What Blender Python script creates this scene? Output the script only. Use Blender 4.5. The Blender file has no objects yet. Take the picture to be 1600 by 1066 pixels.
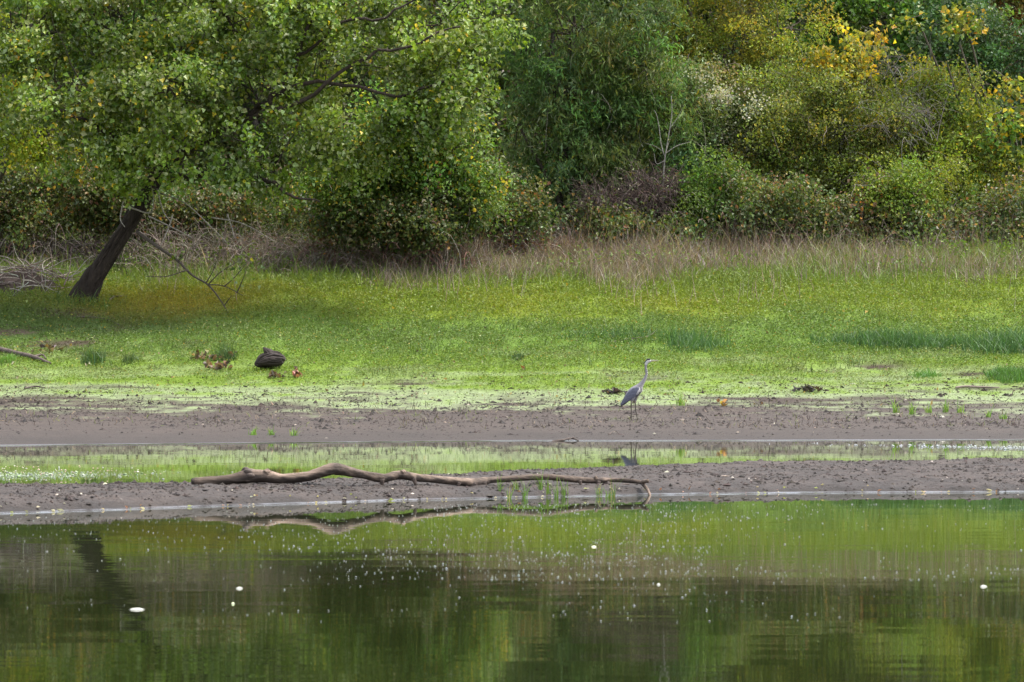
import bpy, bmesh, math, random
import numpy as np
from mathutils import Vector

sc = bpy.context.scene
COL = sc.collection
R = math.radians
rng = np.random.default_rng(7)
random.seed(7)

# ------------------------------------------------------------------ camera, sky, sun, exposure
FPX, HC, YH = 6667.0, 1.28, 540.0            # focal length in photo pixels, eye height, horizon row
cam = bpy.data.cameras.new('camera')
cam.sensor_width = 36.0
cam.lens = 36.0 * FPX / 1600.0
cam.shift_y = (YH - 533.0) / 1600.0
cam.clip_start, cam.clip_end = 0.5, 1500.0
cam.dof.use_dof = True
cam.dof.focus_distance = 62.0
cam.dof.aperture_fstop = 13.0
camo = bpy.data.objects.new('camera', cam)
COL.objects.link(camo)
camo.location = (0, 0, HC)
camo.rotation_euler = (R(90), 0, 0)
sc.camera = camo

SUN_EL, SUN_AZ = 62.0, 74.0                  # azimuth clockwise from +Y: the veiled sun stands high to the right
w = bpy.data.worlds.new('World')
sc.world = w
w.use_nodes = True
nt = w.node_tree
for n in list(nt.nodes):
    nt.nodes.remove(n)
sky = nt.nodes.new('ShaderNodeTexSky')
sky.sky_type = 'NISHITA'
sky.sun_disc = False
sky.sun_elevation = R(SUN_EL)
sky.sun_rotation = R(SUN_AZ)
sky.air_density = 1.0
sky.dust_density = 3.0
sky.ozone_density = 1.0
hs = nt.nodes.new('ShaderNodeHueSaturation')  # thin cloud: a paler sky
hs.inputs['Saturation'].default_value = 0.34
bg = nt.nodes.new('ShaderNodeBackground')
bg.inputs['Strength'].default_value = 0.13
wo = nt.nodes.new('ShaderNodeOutputWorld')
nt.links.new(sky.outputs[0], hs.inputs['Color'])
nt.links.new(hs.outputs[0], bg.inputs['Color'])
nt.links.new(bg.outputs[0], wo.inputs['Surface'])

sun = bpy.data.lights.new('sun', 'SUN')
sun.energy = 1.5
sun.angle = R(14)
sun.color = (1.0, 0.95, 0.87)
suno = bpy.data.objects.new('sun', sun)
COL.objects.link(suno)
d_ = Vector((math.sin(R(SUN_AZ)) * math.cos(R(SUN_EL)), math.cos(R(SUN_AZ)) * math.cos(R(SUN_EL)), math.sin(R(SUN_EL))))
suno.rotation_euler = d_.to_track_quat('Z', 'Y').to_euler()
suno.location = d_ * 60

vs = sc.view_settings
vs.view_transform = 'Standard'
vs.look = 'None'
vs.gamma = 1.0
vs.use_curve_mapping = False
vs.exposure = 1.92
sc.cycles.max_bounces = 7
sc.cycles.diffuse_bounces = 3
sc.cycles.transmission_bounces = 5

# ------------------------------------------------------------------ helpers
def P(X, Y, d):
    """world point seen at photo pixel X, Y at distance d"""
    return np.array([(X - 800.0) * d / FPX, d, HC - (Y - YH) * d / FPX])

def smooth(a, b, t):
    t = np.clip((t - a) / (b - a), 0, 1)
    return t * t * (3 - 2 * t)

def hash2(ix, iy, seed):
    h = (ix.astype(np.int64) * 374761393 + iy.astype(np.int64) * 668265263 + seed * 974634773) & 0xFFFFFFFF
    h = ((h ^ (h >> 13)) * 1274126177) & 0xFFFFFFFF
    h = (h ^ (h >> 16)) & 0xFFFFFFFF
    return h / 4294967295.0

def vnoise(x, y, seed=0):
    x = np.asarray(x, float); y = np.asarray(y, float)
    ix, iy = np.floor(x), np.floor(y)
    fx, fy = x - ix, y - iy
    fx = fx * fx * (3 - 2 * fx); fy = fy * fy * (3 - 2 * fy)
    a = hash2(ix, iy, seed); b = hash2(ix + 1, iy, seed)
    c = hash2(ix, iy + 1, seed); e = hash2(ix + 1, iy + 1, seed)
    return (a * (1 - fx) + b * fx) * (1 - fy) + (c * (1 - fx) + e * fx) * fy

def fbm(x, y, seed=0, oct=4):
    s, a, t = 0.0, 1.0, 0.0
    for k in range(oct):
        s = s + a * vnoise(x * 2 ** k, y * 2 ** k, seed + k * 17)
        t += a; a *= 0.55
    return s / t

def unit(v):
    return v / np.maximum(np.linalg.norm(v, axis=-1, keepdims=True), 1e-9)

class Buf:
    """collects vertices, triangles and a colour per vertex; build() links them as ONE mesh object"""
    def __init__(self):
        self.v, self.t, self.c, self.n = [], [], [], 0
    def add(self, v, t, c):
        v = np.asarray(v, float).reshape(-1, 3); t = np.asarray(t, int).reshape(-1, 3)
        c = np.asarray(c, float)
        if c.ndim == 1:
            c = np.tile(c, (len(v), 1))
        self.v.append(v); self.t.append(t + self.n); self.c.append(c); self.n += len(v)
    def build(self, name, mat, parent=None, shade=False, origin=None, kind=None):
        if not self.v:
            return None
        v = np.concatenate(self.v); t = np.concatenate(self.t); c = np.concatenate(self.c)
        if origin is not None:
            v = v - np.asarray(origin)
        me = bpy.data.meshes.new(name)
        me.vertices.add(len(v)); me.vertices.foreach_set('co', v.astype(np.float32).ravel())
        me.loops.add(len(t) * 3); me.loops.foreach_set('vertex_index', t.astype(np.int32).ravel())
        me.polygons.add(len(t))
        me.polygons.foreach_set('loop_start', np.arange(0, len(t) * 3, 3, dtype=np.int32))
        me.polygons.foreach_set('loop_total', np.full(len(t), 3, dtype=np.int32))
        me.update(calc_edges=True)
        at = me.color_attributes.new('Col', 'FLOAT_COLOR', 'POINT')
        cc = np.ones((len(v), 4), np.float32); cc[:, :3] = np.clip(c, 0, 1)
        at.data.foreach_set('color', cc.ravel())
        me.polygons.foreach_set('use_smooth', np.full(len(t), bool(shade)))
        me.materials.append(mat)
        o = bpy.data.objects.new(name, me)
        COL.objects.link(o)
        if origin is not None and parent is None:
            o.location = origin
        if parent is not None:
            o.parent = parent
        if kind:
            o['kind'] = kind
        return o

def empty(name, loc, label, cat, group=None):
    o = bpy.data.objects.new(name, None)
    o.empty_display_size = 0.2
    COL.objects.link(o); o.location = [float(a) for a in loc]
    return tag(o, label, cat, group)

def tag(o, label, cat, group=None):
    o['label'] = label; o['category'] = cat
    if group:
        o['group'] = group
    return o

def spline(pts, n):
    """Catmull-Rom through pts (m, k) -> (n, k)"""
    p = np.asarray(pts, float)
    if len(p) == 2:
        u = np.linspace(0, 1, n)[:, None]
        return p[0] * (1 - u) + p[1] * u
    q = np.vstack([2 * p[0] - p[1], p, 2 * p[-1] - p[-2]])
    u = np.linspace(0, len(p) - 1 - 1e-6, n)
    i = u.astype(int); f = (u - i)[:, None]
    a, b, c, e = q[i], q[i + 1], q[i + 2], q[i + 3]
    return 0.5 * (2 * b + (c - a) * f + (2 * a - 5 * b + 4 * c - e) * f ** 2 + (3 * b - a - 3 * c + e) * f ** 3)

def tube(buf, pts, rad, sides=5, col=(.1, .08, .06), cap=True, rough=0.0, seed=0, flat=1.0):
    pts = np.asarray(pts, float); n = len(pts)
    rad = np.broadcast_to(np.asarray(rad, float), (n,))
    tan = unit(np.gradient(pts, axis=0))
    ref = np.array([0.0, 1.0, 0.0]) if abs(tan[:, 1]).max() < 0.9 else np.array([1.0, 0.0, 0.0])
    if abs(tan @ ref).max() > 0.95:
        ref = np.array([0.577, 0.577, 0.577])
    u = unit(np.cross(tan, ref)); v = np.cross(tan, u)
    a = np.linspace(0, 2 * math.pi, sides, endpoint=False)
    ca, sa = np.cos(a)[None, :, None], np.sin(a)[None, :, None]
    rr = rad[:, None].repeat(sides, 1)
    if rough:
        s = np.concatenate([[0], np.cumsum(np.linalg.norm(np.diff(pts, axis=0), axis=1))])
        rm = max(rad.mean(), 1e-4)
        g = fbm(np.cos(a)[None, :] * 2.2 + s[:, None] / rm * .35 + 50, np.sin(a)[None, :] * 2.2 + s[:, None] / rm * .13 + 50, seed, 4)
        rr = rr * (1 + rough * (g - 0.5) * 2)
    ring = pts[:, None, :] + rr[:, :, None] * (u[:, None, :] * ca + v[:, None, :] * sa * flat)
    V = ring.reshape(-1, 3)
    i = np.arange(n - 1)[:, None] * sides; j = np.arange(sides)[None, :]; j2 = (j + 1) % sides
    q = np.stack([i + j, i + j2, i + sides + j2, i + sides + j], -1).reshape(-1, 4)
    T = np.vstack([q[:, [0, 1, 2]], q[:, [0, 2, 3]]])
    if cap:
        V = np.vstack([V, pts[0], pts[-1]])
        j = np.arange(sides)
        T = np.vstack([T, np.stack([np.full(sides, n * sides), (j + 1) % sides, j], -1),
                       np.stack([np.full(sides, n * sides + 1), (n - 1) * sides + j, (n - 1) * sides + (j + 1) % sides], -1)])
    c = np.asarray(col, float)
    if c.ndim == 2 and len(c) == n:
        c = np.repeat(c, sides, 0)
        if cap:
            c = np.vstack([c, c[:1], c[-1:]])
    buf.add(V, T, c)

def twigs(buf, start, direc, length, r0, col, nseg=5, droop=0.0, wig=0.25):
    """many thin tapering three-sided stems at once: start, direc (N,3), length, r0 (N), col (N,3)"""
    N = len(start)
    pts = np.zeros((N, nseg + 1, 3)); pts[:, 0] = start
    d = unit(direc)
    for k in range(nseg):
        d = unit(d + rng.normal(0, wig, (N, 3)) + np.array([0, 0, -droop]) * (k / nseg))
        pts[:, k + 1] = pts[:, k] + d * (length / nseg)[:, None]
    t = unit(np.gradient(pts, axis=1))
    u = unit(np.cross(t, np.array([0.3, 0.9, 0.31]))); v = np.cross(t, u)
    rad = r0[:, None] * np.linspace(1, 0.3, nseg + 1)[None, :]
    a = np.array([0, 2.094, 4.189])
    ring = pts[:, :, None, :] + rad[:, :, None, None] * (u[:, :, None, :] * np.cos(a)[None, None, :, None] + v[:, :, None, :] * np.sin(a)[None, None, :, None])
    V = ring.reshape(-1, 3)
    base = np.arange(N)[:, None, None] * (nseg + 1) * 3 + np.arange(nseg)[None, :, None] * 3
    j = np.arange(3)[None, None, :]; j2 = (j + 1) % 3
    q = np.stack([base + j, base + j2, base + 3 + j2, base + 3 + j], -1).reshape(-1, 4)
    T = np.vstack([q[:, [0, 1, 2]], q[:, [0, 2, 3]]])
    buf.add(V, T, np.repeat(col, (nseg + 1) * 3, 0))
    return pts

def leaves(buf, c, axis, nrm, L, W, col, fold=0.25):
    """folded diamond leaves (two triangles each)"""
    N = len(c)
    axis = unit(axis); s = unit(np.cross(axis, nrm)); n = np.cross(s, axis)
    L = np.broadcast_to(L, (N,))[:, None]; W = np.broadcast_to(W, (N,))[:, None]
    base = c - axis * L * .5; tip = c + axis * L * .5 - n * L * .12
    m = c - axis * L * .08 + n * W * fold
    V = np.stack([base, m + s * W * .5, tip, m - s * W * .5], 1).reshape(-1, 3)
    i = np.arange(N)[:, None] * 4
    T = np.vstack([np.hstack([i, i + 1, i + 2]), np.hstack([i, i + 2, i + 3])])
    buf.add(V, T, np.repeat(col, 4, 0))

def blades(buf, base, height, lean, width, col, nseg=3, tipcol=None):
    """grass blades: ribbons that bend over and taper"""
    N = len(base)
    ang = rng.uniform(0, 2 * math.pi, N)
    dirx = np.stack([np.cos(ang), np.sin(ang), np.zeros(N)], 1)
    wa = rng.uniform(-.6, .6, N)
    side = np.stack([np.cos(wa), np.sin(wa), np.zeros(N)], 1)
    u = np.linspace(0, 1, nseg + 1)
    pts = base[:, None, :] + dirx[:, None, :] * (lean[:, None] * height[:, None] * u[None] ** 2)[:, :, None]
    pts[:, :, 2] += height[:, None] * (u - .35 * np.minimum(lean, 1.4)[:, None] * u ** 2)
    wd = width[:, None] * (1 - u[None] ** 1.6 * .93)
    V = np.stack([pts - side[:, None] * wd[:, :, None] * .5, pts + side[:, None] * wd[:, :, None] * .5], 2).reshape(-1, 3)
    i = np.arange(N)[:, None] * (nseg + 1) * 2 + np.arange(nseg)[None] * 2
    i = i.reshape(-1, 1)
    T = np.vstack([np.hstack([i, i + 1, i + 3]), np.hstack([i, i + 3, i + 2])])
    cc = np.repeat(col, (nseg + 1) * 2, 0)
    if tipcol is not None:
        f = np.tile(np.repeat(u, 2), N)[:, None]
        cc = cc * (1 - f) + np.repeat(tipcol, (nseg + 1) * 2, 0) * f
    buf.add(V, T, cc)

def pick(pal, n, jit=0.14):
    """colours from a palette of (weight, rgb)"""
    wts = np.array([p[0] for p in pal], float); wts /= wts.sum()
    cs = np.array([p[1] for p in pal], float)
    c = cs[rng.choice(len(pal), n, p=wts)]
    return np.clip(c * rng.normal(1, jit, (n, 1)) * rng.normal(1, jit * .4, (n, 3)), .003, .9)

# ------------------------------------------------------------------ materials
def newmat(name):
    m = bpy.data.materials.new(name); m.use_nodes = True
    t = m.node_tree
    for n in list(t.nodes):
        t.nodes.remove(n)
    out = t.nodes.new('ShaderNodeOutputMaterial')
    return m, t, out

def N(t, typ, **kw):
    n = t.nodes.new(typ)
    for k, v in kw.items():
        if k in n.inputs:
            n.inputs[k].default_value = v
        else:
            setattr(n, k, v)
    return n

def mix_rgb(t, fac, a, b, mode='MIX'):
    n = t.nodes.new('ShaderNodeMix'); n.data_type = 'RGBA'; n.blend_type = mode
    for i, s in ((0, fac), (6, a), (7, b)):
        if hasattr(s, 'links') or hasattr(s, 'is_linked'):
            t.links.new(s, n.inputs[i])
        else:
            n.inputs[i].default_value = s if i == 0 else (*s, 1)
    return n.outputs[2]

def leaf_material(name, trans=0.35, rough=0.45, spec=0.4):
    m, t, out = newmat(name)
    a = N(t, 'ShaderNodeAttribute', attribute_name='Col')
    p = N(t, 'ShaderNodeBsdfPrincipled', Roughness=rough)
    p.inputs['Specular IOR Level'].default_value = spec
    t.links.new(a.outputs['Color'], p.inputs['Base Color'])
    tr = N(t, 'ShaderNodeBsdfTranslucent')
    warm = mix_rgb(t, 1.0, a.outputs['Color'], (1.35, 1.3, .6), 'MULTIPLY')
    t.links.new(warm, tr.inputs['Color'])
    mx = N(t, 'ShaderNodeMixShader'); mx.inputs[0].default_value = trans
    t.links.new(p.outputs[0], mx.inputs[1]); t.links.new(tr.outputs[0], mx.inputs[2])
    t.links.new(mx.outputs[0], out.inputs['Surface'])
    return m

LEAF = leaf_material('leaf', .34, .5, .35)
GRASS = leaf_material('grass_blade', .3, .5, .3)

def wood_material(name, scale=(60, 60, 14), bump=.6, dist=.01, rough=.85):
    m, t, out = newmat(name)
    a = N(t, 'ShaderNodeAttribute', attribute_name='Col')
    tc = N(t, 'ShaderNodeTexCoord')
    mp = N(t, 'ShaderNodeMapping'); mp.inputs['Scale'].default_value = scale
    t.links.new(tc.outputs['Object'], mp.inputs[0])
    no = N(t, 'ShaderNodeTexNoise', Scale=1.0, Detail=5.0, Roughness=.65)
    t.links.new(mp.outputs[0], no.inputs['Vector'])
    cr = N(t, 'ShaderNodeMapRange'); cr.inputs[1].default_value = .3; cr.inputs[2].default_value = .7
    cr.inputs[3].default_value = .45; cr.inputs[4].default_value = 1.4
    t.links.new(no.outputs[0], cr.inputs[0])
    cc = N(t, 'ShaderNodeVectorMath', operation='SCALE')
    t.links.new(a.outputs['Color'], cc.inputs[0]); t.links.new(cr.outputs[0], cc.inputs['Scale'])
    p = N(t, 'ShaderNodeBsdfPrincipled', Roughness=rough)
    p.inputs['Specular IOR Level'].default_value = .25
    t.links.new(cc.outputs[0], p.inputs['Base Color'])
    b = N(t, 'ShaderNodeBump', Strength=bump, Distance=dist)
    t.links.new(no.outputs[0], b.inputs['Height']); t.links.new(b.outputs[0], p.inputs['Normal'])
    t.links.new(p.outputs[0], out.inputs['Surface'])
    return m

BARK = wood_material('bark', (16, 16, 5), 1.0, .06)
LOGWOOD = wood_material('weathered_wood', (5, 42, 42), 1.0, .012, .75)
TWIG = wood_material('twig', (30, 30, 30), .2, .003)

def soil_material(name, wet_z=None, rough_lo=.42):
    """vertex colour broken up by clods and grains; wetter, glossier mud close to the water line"""
    m, t, out = newmat(name)
    a = N(t, 'ShaderNodeAttribute', attribute_name='Col')
    tc = N(t, 'ShaderNodeTexCoord')
    n1 = N(t, 'ShaderNodeTexNoise', Scale=9.0, Detail=8.0, Roughness=.68)
    n2 = N(t, 'ShaderNodeTexNoise', Scale=55.0, Detail=4.0, Roughness=.6)
    n3 = N(t, 'ShaderNodeTexVoronoi', Scale=22.0)
    for n in (n1, n2, n3):
        t.links.new(tc.outputs['Object'], n.inputs['Vector'])
    mr = N(t, 'ShaderNodeMapRange'); mr.inputs[1].default_value = .3; mr.inputs[2].default_value = .72
    mr.inputs[3].default_value = .68; mr.inputs[4].default_value = 1.28
    t.links.new(n1.outputs[0], mr.inputs[0])
    m2 = N(t, 'ShaderNodeMapRange'); m2.inputs[1].default_value = .3; m2.inputs[2].default_value = .7
    m2.inputs[3].default_value = .7; m2.inputs[4].default_value = 1.25
    t.links.new(n2.outputs[0], m2.inputs[0])
    mm = N(t, 'ShaderNodeMath', operation='MULTIPLY')
    t.links.new(mr.outputs[0], mm.inputs[0]); t.links.new(m2.outputs[0], mm.inputs[1])
    cc = N(t, 'ShaderNodeVectorMath', operation='SCALE')
    t.links.new(a.outputs['Color'], cc.inputs[0]); t.links.new(mm.outputs[0], cc.inputs['Scale'])
    p = N(t, 'ShaderNodeBsdfPrincipled')
    t.links.new(cc.outputs[0], p.inputs['Base Color'])
    ge = N(t, 'ShaderNodeNewGeometry')
    sx = N(t, 'ShaderNodeSeparateXYZ'); t.links.new(ge.outputs['Position'], sx.inputs[0])
    wr = N(t, 'ShaderNodeMapRange'); wr.inputs[1].default_value = .0045; wr.inputs[2].default_value = .015
    wr.inputs[3].default_value = .17; wr.inputs[4].default_value = .72
    t.links.new(sx.outputs[2], wr.inputs[0]); t.links.new(wr.outputs[0], p.inputs['Roughness'])
    sp_ = N(t, 'ShaderNodeMapRange'); sp_.inputs[1].default_value = .2; sp_.inputs[2].default_value = .6
    sp_.inputs[3].default_value = .35; sp_.inputs[4].default_value = .04
    t.links.new(sx.outputs[2], sp_.inputs[0]); t.links.new(sp_.outputs[0], p.inputs['Specular IOR Level'])
    cw = N(t, 'ShaderNodeMapRange'); cw.inputs[1].default_value = .004; cw.inputs[2].default_value = .013
    cw.inputs[3].default_value = 1.0; cw.inputs[4].default_value = 0.0
    t.links.new(sx.outputs[2], cw.inputs[0]); t.links.new(cw.outputs[0], p.inputs['Coat Weight'])
    p.inputs['Coat Roughness'].default_value = .06; p.inputs['Coat IOR'].default_value = 1.4
    bs = N(t, 'ShaderNodeMapRange'); bs.inputs[1].default_value = .003; bs.inputs[2].default_value = .016
    bs.inputs[3].default_value = .22; bs.inputs[4].default_value = 1.0
    t.links.new(sx.outputs[2], bs.inputs[0])
    b = N(t, 'ShaderNodeBump', Strength=.7, Distance=.035)
    b2 = N(t, 'ShaderNodeBump', Strength=.5, Distance=.008)
    t.links.new(bs.outputs[0], b.inputs['Strength']); t.links.new(bs.outputs[0], b2.inputs['Strength'])
    t.links.new(n1.outputs[0], b.inputs['Height']); t.links.new(n2.outputs[0], b2.inputs['Height'])
    t.links.new(b.outputs[0], b2.inputs['Normal']); t.links.new(b2.outputs[0], p.inputs['Normal'])
    t.links.new(p.outputs[0], out.inputs['Surface'])
    return m

MUD = soil_material('mud')
SOIL = soil_material('soil')

def plain(name, rough=.6, spec=.4, scale=40.0, amt=.2):
    m, t, out = newmat(name)
    a = N(t, 'ShaderNodeAttribute', attribute_name='Col')
    tc = N(t, 'ShaderNodeTexCoord')
    no = N(t, 'ShaderNodeTexNoise', Scale=scale, Detail=4.0)
    t.links.new(tc.outputs['Object'], no.inputs['Vector'])
    mr = N(t, 'ShaderNodeMapRange'); mr.inputs[1].default_value = .3; mr.inputs[2].default_value = .7
    mr.inputs[3].default_value = 1 - amt; mr.inputs[4].default_value = 1 + amt
    t.links.new(no.outputs[0], mr.inputs[0])
    cc = N(t, 'ShaderNodeVectorMath', operation='SCALE')
    t.links.new(a.outputs['Color'], cc.inputs[0]); t.links.new(mr.outputs[0], cc.inputs['Scale'])
    p = N(t, 'ShaderNodeBsdfPrincipled', Roughness=rough)
    p.inputs['Specular IOR Level'].default_value = spec
    t.links.new(cc.outputs[0], p.inputs['Base Color'])
    t.links.new(p.outputs[0], out.inputs['Surface'])
    return m

FEATHER = plain('feather', .65, .25, 70, .18)
HORN = plain('horn', .35, .5, 60, .1)
FLUFF = plain('fluff', .8, .2, 60, .08)

def water_material():
    m, t, out = newmat('pond_water')
    tc = N(t, 'ShaderNodeTexCoord')
    acc = None
    for sx_, sy_, amp in ((.45, 1.2, .0055), (1.0, 5.0, .008), (2.2, 21.0, .011)):
        mp = N(t, 'ShaderNodeMapping'); mp.inputs['Scale'].default_value = (sx_, sy_, 1)
        t.links.new(tc.outputs['Object'], mp.inputs[0])
        no = N(t, 'ShaderNodeTexNoise', Scale=1.0, Detail=2.0, Roughness=.5)
        t.links.new(mp.outputs[0], no.inputs['Vector'])
        sb = N(t, 'ShaderNodeVectorMath', operation='SUBTRACT'); sb.inputs[1].default_value = (.5, .5, .5)
        t.links.new(no.outputs['Color'], sb.inputs[0])
        ml = N(t, 'ShaderNodeVectorMath', operation='MULTIPLY'); ml.inputs[1].default_value = (amp * .35, amp, 0)
        t.links.new(sb.outputs[0], ml.inputs[0])
        if acc is None:
            acc = ml.outputs[0]
        else:
            ad = N(t, 'ShaderNodeVectorMath', operation='ADD')
            t.links.new(acc, ad.inputs[0]); t.links.new(ml.outputs[0], ad.inputs[1]); acc = ad.outputs[0]
    # breeze lanes: open water ripples, the sheltered pool behind the bank stays calm
    sx = N(t, 'ShaderNodeSeparateXYZ'); t.links.new(tc.outputs['Object'], sx.inputs[0])
    cal = N(t, 'ShaderNodeMapRange'); cal.inputs[1].default_value = 24; cal.inputs[2].default_value = 35
    cal.inputs[3].default_value = 1.0; cal.inputs[4].default_value = .42
    t.links.new(sx.outputs[1], cal.inputs[0])
    scl = N(t, 'ShaderNodeVectorMath', operation='SCALE')
    t.links.new(acc, scl.inputs[0]); t.links.new(cal.outputs[0], scl.inputs['Scale'])
    up = N(t, 'ShaderNodeVectorMath', operation='ADD'); up.inputs[1].default_value = (0, 0, 1)
    t.links.new(scl.outputs[0], up.inputs[0])
    nm = N(t, 'ShaderNodeVectorMath', operation='NORMALIZE'); t.links.new(up.outputs[0], nm.inputs[0])
    p = N(t, 'ShaderNodeBsdfPrincipled', Roughness=.012, IOR=1.333)
    p.inputs['Base Color'].default_value = (.014, .020, .006, 1)
    t.links.new(nm.outputs[0], p.inputs['Normal'])
    t.links.new(p.outputs[0], out.inputs['Surface'])
    return m

WATER = water_material()

# ------------------------------------------------------------------ terrain
XP = [-16, -4.2, -2.6, -1.9, -.5, .6, 1.2, 4.5, 16]
def near_shore(x):
    return np.interp(x, [-16, -4.0, -2.6, -1.4, -.5, 1.15, 2.5, 4.5, 16], [29, 32.3, 33.6, 34.7, 35.4, 36.5, 36.9, 37.1, 37.6])
def near_back(x):
    return np.interp(x, [-16, -4.4, -2.7, -1.4, -.5, .7, 2.6, 5.4, 16], [34, 36.4, 37.4, 38.6, 40.0, 42.4, 44.4, 46, 47.5])
def shore_line(x):
    return near_shore(x) + .22 * (fbm(x * 1.1, x * 0 + 3.3, 5, 3) - .5) + .1 * (fbm(x * 5, x * 0 + 1.3, 15, 2) - .5)
def bank_z(x, d):
    sh = shore_line(x)
    bk = near_back(x) + .5 * (fbm(x * .8, x * 0 + 9.1, 6, 3) - .5)
    hm = np.interp(x, [-6, -1.4, 1.2, 6], [.12, .12, .095, .09])
    t = d - sh; s = bk - d
    h = hm * (1 - np.exp(-np.maximum(t, 0) / .52)) * smooth(-.1, 1.3, s)
    h = h * smooth(.08, .28, t) + (.0012 + .0085 * smooth(.36, .72, fbm(x * 2.2, d * .9 + 4.4, 19, 4))) * np.clip(t / .10, 0, 1) * smooth(-.05, .12, s) + .004 * (fbm(x * 11, d * 20, 20, 3) - .5) * smooth(0, .04, t)
    h = np.where(t < 0, .3 * t, h); h = np.where(s < .05, np.minimum(h, .25 * (s - .05)), h)
    lump = (fbm(x * 3.2, d * 3.2, 8, 4) - .5) * .03 + (fbm(x * 13, d * 11, 18, 3) - .5) * .04
    return np.maximum(h + lump * smooth(.05, .35, t) * smooth(0, .4, s), -.35)

PD = [40, 50, 56, 57, 60, 63, 65, 67, 70, 74, 77.5, 81, 85, 90, 95, 110, 135, 180, 300]
PH = [-1.2, -.45, -.04, 0, .045, .095, .17, .37, .80, 1.46, 2.1, 2.6, 3.07, 3.7, 4.9, 10, 19, 30, 45]
def far_off(x):
    return np.interp(x, [-40, -7, 0, 7, 40], [-5, -2.6, .2, .75, 3]) + .9 * (fbm(x * .35, x * 0 + 2.2, 31, 3) - .5) * 0.35
def far_z(x, d):
    x = np.asarray(x, float); d = np.asarray(d, float)
    off = far_off(x)
    off = off * (1 - smooth(58, 70, d))
    h = np.interp(d - off, PD, PH)
    h = h + (fbm(x * .45, d * .45, 41, 3) - .5) * .28 * smooth(66, 74, d)
    h = h + (fbm(x * 2.5, d * 2.5, 42, 4) - .5) * (.012 * smooth(57, 59, d - off) + .07 * smooth(66, 72, d))
    h = h + (.007 + .014 * fbm(x * 1.4, x * 0 + 7.7, 23, 3)) * np.clip((d - off - 57) / .07, 0, 1) * (1 - smooth(57.3, 58.6, d - off))
    # bare earth scrape in the turf on the right
    return h

def grid(name, xs, ds, zf, colf, mat, warp=None):
    X, D = np.meshgrid(xs, ds)
    if warp is not None:
        D = warp(X, D)
    Z = zf(X, D)
    V = np.stack([X, D, Z], -1).reshape(-1, 3)
    nx, nd = len(xs), len(ds)
    i = (np.arange(nd - 1)[:, None] * nx + np.arange(nx - 1)[None]).reshape(-1, 1)
    T = np.vstack([np.hstack([i, i + 1, i + nx + 1]), np.hstack([i, i + nx + 1, i + nx])])
    b = Buf(); b.add(V, T, colf(X.ravel(), D.ravel(), Z.ravel()))
    o = b.build(name, mat, shade=True)
    o['kind'] = 'structure'
    return o

def lerp(a, b, f):
    return np.asarray(a) * (1 - f[:, None]) + np.asarray(b) * f[:, None]

MUDC = np.array([.052, .037, .030])
def bank_col(x, d, z):
    n = fbm(x * 2.5, d * 2.5, 51, 4)
    c = lerp(MUDC * .55, MUDC * .98, smooth(.3, .7, n))
    wet = 1 - smooth(.0, .10, z)
    return c * (1 - .4 * wet)[:, None]

def pix(x, d, z):
    """photo pixel of a world point (used only to decide where each kind of turf grows)"""
    return 800 + x * FPX / d, YH - (z - HC) * FPX / d

C_FILM = np.array([.20, .245, .125]); C_LIME = np.array([.125, .19, .028]); C_MID = np.array([.092, .152, .028])
C_OLIVE = np.array([.135, .185, .023]); C_ORANGE = np.array([.29, .245, .03]); C_TALL = np.array([.125, .175, .036])
C_DRY = np.array([.25, .195, .14]); C_EARTH = np.array([.062, .045, .036]); C_LITTER = np.array([.055, .045, .03])

def turf_weights(x, d):
    n1 = fbm(x * .8, d * .5, 61, 4); n2 = fbm(x * .5, d * 1.6, 62, 4); n3 = fbm(x * 2.2, d * 1.2, 63, 4)
    return n1, n2, n3

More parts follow.
